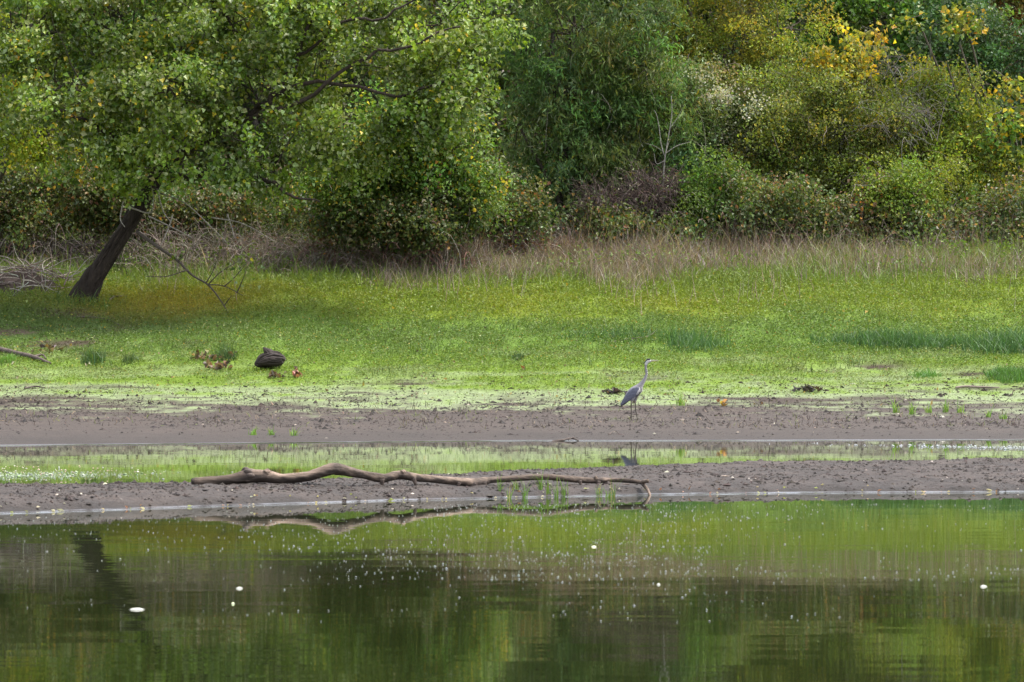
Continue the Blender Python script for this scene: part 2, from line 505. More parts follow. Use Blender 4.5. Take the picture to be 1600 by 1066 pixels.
def turf_col(x, d, z=None):
    n1, n2, n3 = turf_weights(x, d)
    n4 = fbm(x * 7, d * 3.5, 64, 3); n5 = fbm(x * 1.2, d * 5, 65, 3)
    e = d + (n2 - .5) * 3.0 + (n1 - .5) * 1.2 + (n4 - .5) * 3.4 + (n5 - .5) * 2.6
    c = np.tile(MUDC * .95, (len(x), 1))
    c = c * ((.82 + .4 * n3) * (.72 + .5 * n5))[:, None]
    c = lerp(c, C_FILM, smooth(65.4, 68.2, e) * smooth(.36, .62, .5 * n2 + .5 * n5 + .12 * smooth(66, 68, d)))
    c = lerp(c, C_LIME, smooth(67.4, 69.5, e) * (.55 + .45 * smooth(.35, .6, n2)))
    fs = smooth(.55, .68, fbm(x * .22, d * 2.4, 66, 3)) * smooth(67, 68, d) * (1 - smooth(69.5, 71.5, d))
    c = lerp(c, C_FILM * .9, fs * .55)
    c = lerp(c, C_MID, smooth(71, 73.2, e) * .9)
    c = lerp(c, C_OLIVE, smooth(74.6, 76.6, d + (n1 - .5) * 3.5))
    c = lerp(c, C_TALL, smooth(78.4, 80.5, d + (n1 - .5) * 2))
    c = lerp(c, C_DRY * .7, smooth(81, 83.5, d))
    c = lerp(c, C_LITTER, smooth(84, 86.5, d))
    # under the leaning tree: its shade painted into the turf as darker green, patchy bare earth; an orange flush to the right of its base
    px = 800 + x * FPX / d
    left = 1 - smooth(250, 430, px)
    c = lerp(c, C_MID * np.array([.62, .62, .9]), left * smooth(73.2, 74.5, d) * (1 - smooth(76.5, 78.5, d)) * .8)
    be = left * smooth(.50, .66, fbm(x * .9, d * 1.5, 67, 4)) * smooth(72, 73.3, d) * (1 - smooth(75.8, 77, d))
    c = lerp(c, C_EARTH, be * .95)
    org = np.exp(-((px - 285) / 135) ** 2) * np.exp(-((d - 77.3) / 1.5) ** 2) * smooth(.3, .6, n3 + .12)
    c = lerp(c, C_ORANGE, np.clip(org * 1.1, 0, 1) * .8)
    og2 = smooth(.56, .72, fbm(x * .35, d * .9, 68, 3)) * smooth(75.3, 76.2, d) * (1 - smooth(78, 79.3, d))
    c = lerp(c, C_ORANGE * np.array([.8, .95, .7]), og2 * .25)
    # bare scrape and scattered bare flecks
    scr = np.exp(-((px - 1330) / 75) ** 2) * np.exp(-((d - 70.7 - (px - 1330) * .002) / .28) ** 2) * smooth(.35, .55, n3)
    c = lerp(c, C_EARTH * .9, np.clip(scr * 1.6, 0, 1))
    return c

def far_col(x, d, z):
    c = turf_col(x, d)
    off = np.interp(x, [-40, -7, 0, 7, 40], [-5, -2.6, .2, .75, 3])
    wet = 1 - smooth(.01, .10, z)
    c = c * (1 - .35 * wet)[:, None]
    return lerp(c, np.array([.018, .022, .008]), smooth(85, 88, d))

xs_fine = np.arange(-6.6, 6.6, .045)
xs = np.concatenate([np.linspace(-40, -6.7, 40), xs_fine, np.linspace(6.7, 40, 40)])
grid('mud_bank', xs, np.concatenate([[-1.5, -.6, -.2, -.08], np.arange(-.03, .32, .02), np.arange(.33, 14, .055)]), bank_z, bank_col, MUD, lambda X, D: D + shore_line(X))
xs2 = np.concatenate([np.linspace(-260, -15, 50), np.arange(-14.8, 14.8, .10), np.linspace(15, 260, 50)])
ds2 = np.concatenate([np.linspace(42, 55, 8), np.arange(55.2, 56.9, .2), np.arange(56.92, 57.4, .025), np.arange(57.42, 59, .06), np.arange(59, 86, .11), np.arange(86, 110, .6), np.linspace(112, 300, 30)])
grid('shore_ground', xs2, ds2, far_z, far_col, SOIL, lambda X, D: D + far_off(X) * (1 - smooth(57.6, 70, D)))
bed = Buf()
bed.add([[-260, -80, -1.2], [260, -80, -1.2], [260, 60, -1.2], [-260, 60, -1.2]], [[0, 1, 2], [0, 2, 3]], [.05, .045, .03])
bo = bed.build('pond_bed', MUD); bo['kind'] = 'structure'
wb = Buf()
wb.add([[-260, -80, 0], [260, -80, 0], [260, 60, 0], [-260, 60, 0]], [[0, 1, 2], [0, 2, 3]], [.02, .02, .01])
wo_ = wb.build('pond_water', WATER); wo_['kind'] = 'structure'

def far_d_for(X, Y, lo=57.0, hi=95.0):
    """distance at which the view line through a pixel meets the far shore"""
    ds = np.linspace(lo, hi, 1500)
    x = (X - 800) * ds / FPX
    yy = YH - (far_z(x, ds) - HC) * FPX / ds
    i = np.argmax(yy <= Y)
    return float(ds[i])

def far_pt(X, Y):
    d = far_d_for(X, Y); x = (X - 800) * d / FPX
    return np.array([x, d, float(far_z(np.array([x]), np.array([d]))[0])])

def bank_pt(X, d):
    x = (X - 800) * d / FPX
    return np.array([x, d, float(bank_z(np.array([x]), np.array([d]))[0])])

# ------------------------------------------------------------------ plants
GREENS = [(5, (.085, .15, .022)), (4, (.115, .19, .03)), (2, (.06, .115, .02)), (1.6, (.16, .215, .085))]
def pal_mix(base, *extra):
    return base + list(extra)
YEL = (.42, .34, .03); ORG = (.44, .23, .03); BRN = (.14, .075, .03)

def crown_points(lobes, n_leaf, per_spray=22, clump=.34, front=.35):
    """spray centres and outward directions, gathered into clumps on the lobes of a crown (lobes in metres: c, r)"""
    vol = np.array([(l[1][0] * l[1][2]) for l in lobes]); vol = vol / vol.sum()
    n_spray = max(8, int(n_leaf / per_spray))
    n_cl = max(6, n_spray // 13)
    li = rng.choice(len(lobes), n_cl, p=vol)
    dirs = rng.normal(0, 1, (n_cl, 3))
    dirs[:, 1] -= front * np.abs(rng.normal(0, 1, n_cl)) * 1.3
    dirs = unit(dirs)
    rad = rng.uniform(.35, 1.0, n_cl) ** .55
    rad = np.where(rng.random(n_cl) < .2, rng.uniform(.98, 1.36, n_cl), rad)
    rad = rad * (.68 + .70 * vnoise(dirs[:, 0] * 2.4 + li * 3.1, dirs[:, 2] * 2.4 + dirs[:, 1] * 1.7, 71))
    C = np.array([lobes[i][0] for i in li]); Rr = np.array([lobes[i][1] for i in li])
    cl = C + dirs * Rr * rad[:, None]
    ci = rng.integers(0, n_cl, n_spray)
    sp = cl[ci] + rng.normal(0, clump, (n_spray, 3)) * np.array([1, 1, .62])
    return cl, C, dirs, sp, dirs[ci], ci

def foliage(buf, lobes, n_leaf, L, W, pal, per_spray=22, clump=.23, droop=.25, spread=.08, slen=.40, flat=.9, clump_var=.24, accent=None, front=.35, up=.75, hue_var=.11):
    cl, C, cdirs, sp, out, ci = crown_points(lobes, n_leaf, per_spray, clump, front)
    ns = len(sp)
    ax = unit(out * .8 + rng.normal(0, .6, (ns, 3)) + np.array([0, -.15, -droop]))
    idx = np.repeat(np.arange(ns), per_spray)
    n = len(idx)
    s = rng.uniform(-.5, .5, n)
    c = sp[idx] + ax[idx] * (s * slen)[:, None] + rng.normal(0, spread, (n, 3))
    c[:, 2] -= droop * .25 * (s + .5) ** 2 * slen
    la = unit(ax[idx] * .6 + rng.normal(0, .75, (n, 3)) + np.array([0, 0, -droop * .9]))
    nr = unit(np.array([0, -.35, up]) + out[idx] * .35 + rng.normal(0, .62, (n, 3)))
    col = pick(pal, n) * 1.22
    tone = np.clip(np.exp(rng.normal(0, clump_var, len(cl))), .6, 1.4)[ci][idx]
    hue = np.exp(rng.normal(0, hue_var, (len(cl), 3)) * np.array([1, .55, 1]))[ci][idx]
    col = col * tone[:, None] * hue
    if accent:                                    # whole sprays that have turned
        frac, apal = accent
        acl = rng.random(ns) < frac
        m = acl[idx] & (rng.random(n) < .75)
        col[m] = pick(apal, int(m.sum()))
    sz = rng.lognormal(0, .28, n).clip(.5, 1.6)
    leaves(buf, c, la, nr, L * sz, W * sz, col)
    return cl, C

def ground_at(x, d):
    return float(far_z(np.array([x]), np.array([d]))[0])

def lobes_px(lst, d, thick=.85, jd=.6):
    out = []
    for k, l in enumerate(lst):
        X, Y, rx, ry = l[:4]
        dd = d + (l[4] if len(l) > 4 else rng.uniform(-jd, jd))
        s = dd / FPX
        out.append((P(X, Y, dd), np.array([rx * s, max(rx, ry) * s * thick, ry * s])))
    return out

def stems(buf, base, lobes, cl, C, r0, col, wig=.12, limbs=3, lift=.35):
    """a trunk that forks into limbs to every lobe, then thin branches on to the leaf clumps"""
    base = np.asarray(base, float)
    for (c, r) in lobes:
        mid = base * .45 + c * .55 + rng.normal(0, wig * 1.5, 3); mid[2] = base[2] + (c[2] - base[2]) * (.45 + rng.uniform(0, .15))
        pts = spline([base + rng.normal(0, .05, 3) * [1, 1, 0], base + (mid - base) * .5 + rng.normal(0, wig, 3), mid, c], 12)
        tube(buf, pts, np.linspace(r0, r0 * .28, 12), 6, np.asarray(col) * rng.uniform(.8, 1.2), False, .12, int(rng.integers(99)))
    k = min(len(cl), 260)
    sel = rng.choice(len(cl), k, replace=False)
    st = C[sel] + rng.normal(0, .12, (k, 3)); dv = cl[sel] - st
    ln = np.linalg.norm(dv, axis=1) * 1.1
    twigs(buf, st, dv, ln, np.full(k, r0 * .2), pick([(1, col)], k), 5, .0, .16)
    k = min(len(cl), 90)
    sel = rng.choice(len(cl), k, replace=False); dv = unit(cl[sel] - C[sel]) + rng.normal(0, .45, (k, 3)) + [0, 0, .35]
    twigs(buf, cl[sel], dv, rng.uniform(.35, 1.1, k), rng.uniform(.005, .009, k), pick([(3, (.16, .14, .115)), (1, (.28, .255, .22)), (2, (.085, .07, .055))], k), 6, .55, .2)

def plant(name, label, cat, lobes, base, n_leaf, L, W, pal, r0=.05, bark=(.1, .085, .065), parts=('trunk', 'crown'), group=None, clear=True, **kw):
    lobes = lobes
    bx, bd = base
    b0 = np.array([bx, bd, ground_at(bx, bd) - .05])
    root = empty(name, b0, label, cat, group)
    fb, sb = Buf(), Buf()
    cl, C = foliage(fb, lobes, n_leaf, L, W, pal, **kw)
    stems(sb, b0, lobes, cl, C, r0, bark)
    sb.build(parts[0], TWIG, root, True, b0)
    fb.build(parts[1], LEAF, root, False, b0, 'stuff')
    return root

def bx(X, d):
    return ((X - 800) * d / FPX, d)

# ---- the leaning tree
def leaning_tree():
    d0 = 77.4
    base = P(128, 474, d0); base[2] = ground_at(base[0], d0) - .1
    root = empty('leaning_tree', base, 'large leaning tree with dark ridged trunk and wide spreading green crown', 'tree', 'trees of the wood')
    tb = Buf()
    def pts(*l):
        return np.array([P(X, Y, d0 + o) for X, Y, o in l])
    dark = np.array([.031, .023, .018])
    path = pts((122, 482, 0), (136, 455, 0), (160, 415, 0), (190, 368, 0), (220, 318, 0), (240, 285, .1), (258, 250, .1))
    rr = np.interp(np.linspace(0, 1, 44), [0, .07, .18, .3, .5, .75, 1], [.30, .225, .165, .148, .14, .132, .10])
    tube(tb, spline(path, 90), np.interp(np.linspace(0, 1, 90), np.linspace(0, 1, 44), rr), 48, dark, True, .24, 3)
    # bark ridges running up the trunk
    ax_ = spline(path, 60); rx_ = np.interp(np.linspace(0, 1, 60), np.linspace(0, 1, 44), rr)
    tn = unit(np.gradient(ax_, axis=0)); uu = unit(np.cross(tn, [0.0, 1.0, 0.0])); vv = np.cross(tn, uu)
    for k in range(150):
        i0 = int(rng.integers(0, 46)); i1 = min(59, i0 + int(rng.integers(7, 16))); j = np.arange(i0, i1)
        a = rng.uniform(0, 6.283) + .5 * (vnoise(j * .22, j * 0 + k, 9) - .5)
        q = ax_[j] + (uu[j] * np.cos(a)[:, None] + vv[j] * np.sin(a)[:, None]) * (rx_[j] * (1.0 + .05 * (vnoise(j * .6, j * 0 + k, 11) - .5)))[:, None]
        w_ = np.sin(np.linspace(.25, 2.9, len(j))) * rng.uniform(.008, .019)
        tube(tb, q, w_, 6, dark * rng.uniform(.8, 1.7), True, .5, k)
    # root flare lumps and the burr on the left flank
    for (X, Y, o, r) in ((112, 468, -0.07, 0.099), (128, 470, -0.11, 0.105), (146, 464, -0.05, 0.087), (128, 446, -0.09, 0.093), (143, 430, -0.10, 0.068)):
        c = P(X, Y, d0 + o)
        tube(tb, spline([c + [0, 0, -.2], c, c + [.1, 0.02, .22], c + [.18, .06, .38]], 10), np.array([.8, 1, 1, .98, .92, .85, .75, .6, .4, .15]) * r, 10, dark, True, .25, int(X))
    b1 = Buf()
    limbs = [
        [(250, 268, .1, .19), (300, 235, -.2, .16), (345, 205, -.5, .13), (400, 172, -.8, .11), (430, 145, -1, .09), (462, 90, -1.1, .07), (490, 15, -1.2, .05), (510, -60, -1.2, .03)],
        [(345, 205, -.5, .11), (380, 185, -.9, .09), (470, 160, -1.4, .07), (560, 95, -1.6, .05), (640, 70, -1.7, .04), (720, 40, -1.8, .025)],
        [(245, 280, .1, .15), (235, 240, -.3, .12), (205, 215, -.9, .1), (165, 210, -1.3, .08), (110, 180, -1.6, .055), (50, 170, -1.8, .03)],
        [(258, 250, .1, .15), (280, 195, .3, .12), (290, 130, .4, .1), (300, 60, .5, .08), (310, -40, .5, .04)],
        [(262, 285, -.1, .12), (340, 265, -.9, .09), (400, 275, -1.4, .07), (450, 300, -1.7, .04), (500, 320, -1.8, .02)],
        [(430, 145, -1, .07), (520, 130, -1.2, .055), (610, 150, -1.4, .045), (690, 130, -1.4, .03), (760, 140, -1.3, .015)],
        [(250, 268, .1, .12), (330, 160, .9, .1), (420, 90, 1.4, .07), (560, 30, 1.8, .05), (680, -10, 2, .03)],
        [(290, 130, .4, .07), (240, 80, .2, .06), (180, 50, 0, .04), (120, 10, 0, .02)],
        [(462, 90, -1.1, .05), (530, 40, -1.4, .045), (600, 25, -1.6, .035), (660, -5, -1.7, .02)],
    ]
    for k, lm in enumerate(limbs):
        p = np.array([P(X, Y, d0 + o) for X, Y, o, r in lm]); r = [l[3] for l in lm]
        n = 7 * len(lm)
        sp = spline(np.hstack([p, np.array(r)[:, None]]), n)
        q = sp[:, :3] + np.stack([vnoise(np.arange(n) * .5, np.zeros(n) + k, 5) - .5, vnoise(np.arange(n) * .5, np.zeros(n) + k, 6) - .5, vnoise(np.arange(n) * .5, np.zeros(n) + k, 7) - .5], 1) * .12
        tube(b1, q, np.abs(sp[:, 3]) * .5 + .005, 8, dark * 1.6, True, .15, k)
    lobes = [(40, 50, 110, 85, -.6), (190, 40, 120, 80, .3), (340, 30, 140, 75, -.2), (510, 40, 130, 75, -.6), (660, 40, 110, 62, -.8), (765, 50, 62, 50, -.7),
             (100, 150, 100, 75, -1), (250, 140, 130, 75, -.9), (410, 140, 130, 80, -1), (560, 130, 120, 62, -1), (690, 120, 80, 45, -1), (640, 165, 70, 34, -1.2), (740, 150, 45, 26, -1.2),
             (165, 232, 85, 52, -1.2), (290, 232, 110, 52, -1.3), (420, 235, 100, 48, -1.4), (530, 225, 80, 50, -1.3), (640, 175, 80, 40, -1.2),
             (240, 272, 60, 20, -1.4), (250, 292, 50, 16, -.7), (350, 278, 70, 18, -1.5), (440, 280, 50, 18, -1.5),
             (60, -80, 140, 90, .3), (260, -90, 150, 90, .5), (480, -90, 150, 90, .3), (670, -70, 120, 80, .2), (300, 90, 150, 90, 1.2), (520, 60, 150, 90, 1.2)]
    L = lobes_px(lobes, d0, .75)
    fb = Buf()
    pal = [(5, (.105, .160, .020)), (4, (.145, .200, .026)), (2, (.06, .105, .018)), (3.8, (.215, .26, .12)), (.14, YEL)]
    cl, C = foliage(fb, L, 72000, .083, .066, pal, per_spray=18, clump=.19, droop=.35, slen=.45, spread=.085, clump_var=.2,
                    accent=(.010, [(1, YEL), (.2, ORG)]), up=.6, hue_var=.045)
    k = min(420, len(cl))
    sel = rng.choice(len(cl), k, replace=False)
    st = C[sel] + rng.normal(0, .2, (k, 3)); dv = cl[sel] - st
    twigs(b1, st, dv, np.linalg.norm(dv, axis=1) * 1.15, rng.uniform(.009, .02, k), pick([(1, dark * 1.5)], k), 6, .05, .2)
    tb.build('trunk', BARK, root, True, base)
    b1.build('limbs', BARK, root, True, base)
    fb.build('crown', LEAF, root, False, base, 'stuff')
    # the broken branch that hangs from the trunk down to the turf
    hb = Buf()
    gr = np.array([.075, .06, .048])
    main = np.array([P(X, Y, d0 + o) for X, Y, o in ((214, 362, -.2), (245, 385, -.8), (275, 405, -1.2), (300, 430, -1.4), (325, 445, -1.5), (345, 470, -1.55), (363, 500, -1.6))])
    tube(hb, spline(main, 30), np.linspace(.032, .008, 30), 6, gr, True, .2, 4)
    for (a, b, c) in (((292, 422), (260, 432), (228, 432)), ((325, 445), (350, 447), (380, 462)), ((325, 445), (345, 425), (372, 408)), ((322, 442), (332, 425), (340, 405)),
                      ((370, 458), (378, 440), (384, 425)), ((350, 448), (365, 435), (385, 412)), ((278, 408), (290, 395), (286, 385)), ((350, 478), (356, 470), (362, 462))):
        p = np.array([P(X, Y, d0 - 1.5 - .1 * q) for q, (X, Y) in enumerate((a, b, c))])
        tube(hb, spline(p, 10), np.linspace(.012, .005, 10), 4, gr, True)
    hbo = hb.build('broken_branch', TWIG, root, True, base)
    hbo['label'] = 'bare broken branch hanging down to the turf'
    hl = Buf(); n = 46
    cc = np.array([P(X, Y, d0 - 1.6) for X, Y in zip(rng.normal(378, 16, n), rng.normal(418, 17, n))]) + rng.normal(0, .05, (n, 3))
    leaves(hl, cc, rng.normal(0, 1, (n, 3)), rng.normal(0, 1, (n, 3)), .085, .07, pick(pal, n))
    cc = np.array([P(X, Y, d0 - 1.4) for X, Y in zip(rng.normal(275, 10, 16), rng.normal(402, 8, 16))])
    leaves(hl, cc, rng.normal(0, 1, (16, 3)), rng.normal(0, 1, (16, 3)), .08, .065, pick(pal, 16))
    hl.build('leaves', LEAF, hbo, False, base, 'stuff')
    # pale dead shoots around the top of the trunk
    db = Buf()
    for pl in (((205, 325), (235, 333), (240, 310), (236, 290)), ((245, 295), (255, 330), (268, 348)), ((196, 302), (188, 340), (195, 355)),
               ((250, 302), (290, 318), (330, 355), (360, 385)), ((232, 338), (262, 352), (300, 372)), ((270, 335), (262, 360), (250, 385)),
               ((330, 340), (380, 350), (430, 378)), ((355, 335), (362, 355), (366, 372)), ((200, 310), (192, 288), (198, 268))):
        p = np.array([P(X, Y, d0 - .6 - .2 * q) for q, (X, Y) in enumerate(pl)])
        tube(db, spline(p, 14), np.linspace(.016, .006, 14), 4, (.30, .27, .23), True)
    do = db.build('dead_shoots', TWIG, root, True, base)
    do['label'] = 'pale leafless shoots around the fork'
leaning_tree()

# ---- the other trees and bushes of the wood
G_YG = [(4, (.15, .20, .022)), (3, (.20, .23, .025)), (2, (.09, .14, .02)), (.5, YEL)]
plant('leafy_tree', 'yellow green tree cut off by the left edge above the brambles', 'tree',
      lobes_px([(10, 130, 60, 75), (35, 205, 58, 55), (-60, 60, 110, 110), (-70, 200, 90, 90)], 79.0, .8), bx(-70, 80), 13000, .075, .055, G_YG, .09, group='trees of the wood', per_spray=16, droop=.35)
plant('poplar_bush', 'broad bush flecked with bright yellow leaves right of the leaning tree', 'bush',
      lobes_px([(650, 205, 90, 42), (570, 245, 75, 40), (710, 235, 55, 40), (640, 275, 80, 32), (730, 300, 40, 30), (560, 305, 50, 24), (670, 325, 70, 26), (600, 345, 40, 14), (500, 290, 40, 24)], 81.6, .8), bx(640, 82.4), 31000, .070, .055,
      pal_mix(GREENS, (.55, YEL), (.5, (.20, .21, .03))), .05, parts=('stems', 'foliage'), group='bushes along the wood edge', per_spray=14, droop=.3, accent=(.035, [(5, YEL), (1, ORG)]), clump_var=.25)
G_WIL = [(5, (.075, .125, .035)), (3, (.10, .16, .045)), (2, (.055, .095, .03)), (1.4, (.15, .2, .09)), (.7, (.16, .17, .03))]
plant('willow_tree', 'grey green narrow leaved willow with drooping sprays in the middle of the wood', 'tree',
      lobes_px([(890, 50, 105, 70), (990, 105, 85, 70), (880, 140, 95, 52), (955, 190, 110, 50), (880, 240, 95, 48), (990, 255, 75, 40), (825, 290, 65, 36), (810, 195, 55, 52), (930, 290, 60, 26), (1050, 190, 50, 45), (900, -60, 120, 70)], 86.0, .8),
      bx(905, 86.5), 42000, .13, .030, G_WIL, .09, (.06, .05, .035), group='trees of the wood', per_spray=22, droop=.55, slen=.6, spread=.075, clump_var=.2)
G_MUS = [(4, (.185, .195, .02)), (3, (.15, .18, .022)), (1.6, (.25, .22, .022)), (4, (.11, .145, .02)), (.3, (.27, .19, .02))]
plant('mustard_tree', 'tall mustard yellow tree between the willow and the olive thorn', 'tree',
      lobes_px([(1050, 30, 75, 62), (1130, 75, 85, 62), (1060, 110, 66, 46), (1180, 120, 72, 44), (1120, 160, 75, 36), (1220, 50, 60, 50), (1060, -60, 110, 60), (1180, -40, 90, 60), (1230, 170, 40, 40)], 90.0, .8),
      bx(1110, 90.4), 46000, .056, .036, G_MUS, .08, group='trees of the wood', per_spray=24, droop=.2, clump=.2, clump_var=.28)
G_CLE = [(5, (.085, .125, .03)), (3, (.12, .155, .04)), (2, (.05, .085, .022)), (2.6, (.22, .235, .13))]
def clematis(name, label, lst, d, n, nf, base, grp):
    lb = lobes_px(lst, d, .8)
    o = plant(name, label, 'bush', lb, base, n, .06, .04, G_CLE, .04, parts=('stems', 'foliage'), group=grp, per_spray=22, droop=.3)
    b0 = np.array(o.location)
    fl = Buf()
    cl, C, dr, sp, out, ci = crown_points(lb, nf, 12, .16, 1.2)
    idx = np.repeat(np.arange(len(sp)), 12); k = len(idx)
    c = sp[idx] + out[idx] * .12 + rng.normal(0, .075, (k, 3))
    leaves(fl, c, rng.normal(0, 1, (k, 3)), rng.normal(0, 1, (k, 3)), .05, .045, pick([(2, (.42, .42, .33)), (1, (.52, .52, .43))], k))
    fl.build('seed_heads', LEAF, o, False, b0, 'stuff')['label'] = 'whitish fluffy seed heads'
clematis('climber_bush', 'bush hung with whitish fluffy seed heads below the mustard tree',
         [(1085, 140, 52, 52), (1150, 195, 75, 50), (1075, 220, 60, 45), (1195, 225, 50, 45), (1110, 255, 60, 30)], 86.4, 30000, 3600, bx(1130, 86.6), 'bushes along the wood edge')
G_OLI = [(4, (.112, .152, .023)), (3, (.15, .185, .026)), (2, (.08, .105, .02)), (1, (.22, .2, .022)), (.7, (.16, .18, .09))]
plant('thorn_tree', 'olive green thorn tree under the bright yellow sapling', 'tree',
      lobes_px([(1290, 150, 80, 52), (1320, 215, 90, 52), (1245, 250, 82, 46), (1360, 275, 70, 44), (1220, 185, 48, 45), (1290, 300, 80, 36), (1200, 290, 50, 30), (1380, 200, 50, 45)], 86.2, .8),
      bx(1295, 86.6), 44000, .056, .036, G_OLI, .07, group='trees of the wood', per_spray=22, droop=.2, clump=.2, clump_var=.28, accent=(.012, [(1, YEL)]))
plant('yellow_sapling', 'small sapling of bright golden yellow leaves above the thorn tree', 'tree',
      lobes_px([(1318, 40, 28, 28, 0), (1352, 45, 16, 20, 0), (1345, 88, 38, 28, 0), (1300, 88, 26, 24, 0), (1375, 85, 18, 16, 0), (1322, 75, 30, 25, 0)], 86.2, .8), bx(1335, 87.6), 950, .095, .08, [(4, (.42, .34, .025)), (.5, (.38, .25, .02)), (5, (.2, .24, .04))], .022,
      (.2, .18, .15), group='trees of the wood', per_spray=8, clump=.16, slen=.3)
G_DK = [(4, (.055, .105, .025)), (3, (.08, .14, .03)), (2, (.04, .075, .02)), (1, (.13, .17, .07))]
plant('maple_tree', 'fresh green maple at the upper right behind the yellow sapling', 'tree',
      lobes_px([(1440, 20, 80, 55), (1400, 100, 70, 55), (1490, 90, 60, 50), (1460, -60, 110, 60), (1350, -20, 70, 50), (1290, 40, 60, 60)], 93.0, .8), bx(1430, 93), 17000, .10, .085, [(4, (.08, .16, .022)), (3, (.11, .2, .03)), (2, (.055, .11, .02)), (.12, YEL)], .1, group='trees of the wood', per_spray=14)
plant('ivy_tree', 'dark glossy ivy covered tree behind the orange leaved tree', 'tree',
      lobes_px([(1520, 105, 52, 52), (1575, 175, 50, 62), (1500, 40, 50, 50), (1600, 80, 40, 60)], 91.0, .8), bx(1550, 91), 15000, .075, .065, [(4, (.045, .09, .03)), (3, (.06, .115, .035)), (1, (.12, .17, .09))], .09, group='trees of the wood', per_spray=16)
plant('autumn_tree', 'tree with orange and yellow leaves at the right edge', 'tree',
      lobes_px([(1510, 35, 30, 18, 0), (1440, 45, 20, 18, 0), (1500, 70, 28, 14, 0), (1570, 120, 35, 30, 0), (1555, 215, 42, 26, 0), (1590, 245, 26, 30, 0), (1575, 200, 30, 16, 0), (1548, 315, 18, 22, 0), (1480, 100, 14, 20, 0), (1590, 170, 22, 30, 0)], 86.2, .5), bx(1580, 88), 1900, .10, .085,
      [(2.4, (.40, .30, .022)), (.5, (.36, .2, .02)), (3, (.24, .25, .03)), (8, (.1, .15, .025))], .06, group='trees of the wood', per_spray=9, clump=.2, slen=.4)
plant('russet_tree', 'russet brown tree crown in the top right corner', 'tree',
      lobes_px([(1580, 30, 60, 60), (1620, 100, 60, 60), (1640, -20, 80, 80)], 96.0, .8), bx(1620, 96), 11000, .075, .055, [(3, (.17, .13, .03)), (2, (.2, .11, .035)), (2, (.12, .13, .03))], .1, group='trees of the wood', per_spray=18)
G_YS = [(4, (.13, .18, .02)), (3, (.17, .21, .024)), (2, (.1, .13, .018)), (.4, YEL)]
plant('yellow_green_bush', 'tall yellow green bush with hanging sprays left of the orange leaves', 'bush',
      lobes_px([(1475, 170, 52, 48), (1500, 245, 55, 52), (1450, 215, 46, 44), (1520, 320, 46, 36), (1465, 290, 45, 40), (1440, 150, 40, 36)], 86.4, .8), bx(1490, 86.6), 28000, .06, .04, G_YS, .05, parts=('stems', 'foliage'), group='bushes along the wood edge', per_spray=22, droop=.5, slen=.55, spread=.07)
plant('round_bush', 'round light green bush with orange leaves on one flank', 'bush',
      lobes_px([(1405, 295, 50, 38, 0), (1420, 325, 40, 30, 0), (1380, 310, 35, 30, 0)], 84.6, .85), bx(1405, 84.8), 13000, .055, .04, [(4, (.13, .19, .022)), (3, (.17, .23, .03)), (2, (.09, .13, .02))], .03, parts=('stems', 'foliage'), group='bushes along the wood edge', per_spray=18, clump=.2, slen=.3)
plant('orange_bush', 'small rusty orange bush beside the round light green bush', 'bush',
      lobes_px([(1362, 300, 26, 26, 0), (1372, 335, 32, 22, 0), (1350, 340, 20, 20, 0)], 84.3, .8), bx(1362, 84.4), 1500, .065, .05, [(1.2, (.30, .14, .03)), (3, (.13, .08, .04)), (3, (.13, .15, .03)), (1, YEL)], .02, parts=('stems', 'foliage'), group='bushes along the wood edge', per_spray=10, clump=.2, slen=.3)
plant('elder_bush', 'green bush with a bright top left of the bramble bank', 'bush',
      lobes_px([(1110, 285, 44, 36, 0), (1100, 335, 55, 40, 0), (1135, 320, 40, 40, 0), (1060, 350, 40, 26, 0)], 84.8, .8), bx(1105, 85), 15000, .065, .042, [(4, (.09, .15, .022)), (3, (.125, .19, .03)), (3, (.055, .095, .02))], .035, parts=('stems', 'foliage'), group='bushes along the wood edge', per_spray=18, clump=.22)
G_BR = [(4, (.065, .10, .028)), (3, (.10, .125, .03)), (2, (.045, .07, .022)), (1.4, (.15, .17, .09)), (1.5, (.12, .09, .045)), (.4, (.15, .085, .05)), (.25, (.3, .17, .04))]
def bramble(label, lst, d, n, nd=260):
    lb = lobes_px(lst, d, .8, .3)
    cx = np.mean([l[0] for l in lb], 0)
    b0 = np.array([cx[0], d + .2, ground_at(cx[0], d + .2)])
    o = empty('bramble_bush', b0, label, 'bush', 'bramble bushes along the wood edge')
    fb, sb = Buf(), Buf()
    cl, C = foliage(fb, lb, n, .07, .052, G_BR, per_spray=16, clump=.22, droop=.35, slen=.4, spread=.09, clump_var=.22)
    st = np.array([lb[i][0] for i in rng.integers(0, len(lb), nd)]) + rng.normal(0, .35, (nd, 3))
    st[:, 2] = far_z(st[:, 0], st[:, 1])
    dv = rng.normal(0, .7, (nd, 3)); dv[:, 2] = 1.0; dv[:, 1] -= .4
    twigs(sb, st, dv, rng.uniform(.7, 1.6, nd), rng.uniform(.006, .012, nd), pick([(2, (.22, .175, .15)), (1.5, (.2, .1, .085)), (1, (.1, .08, .06))], nd), 7, .8, .18)
    sb.build('stems', TWIG, o, True, b0); fb.build('foliage', LEAF, o, False, b0, 'stuff')
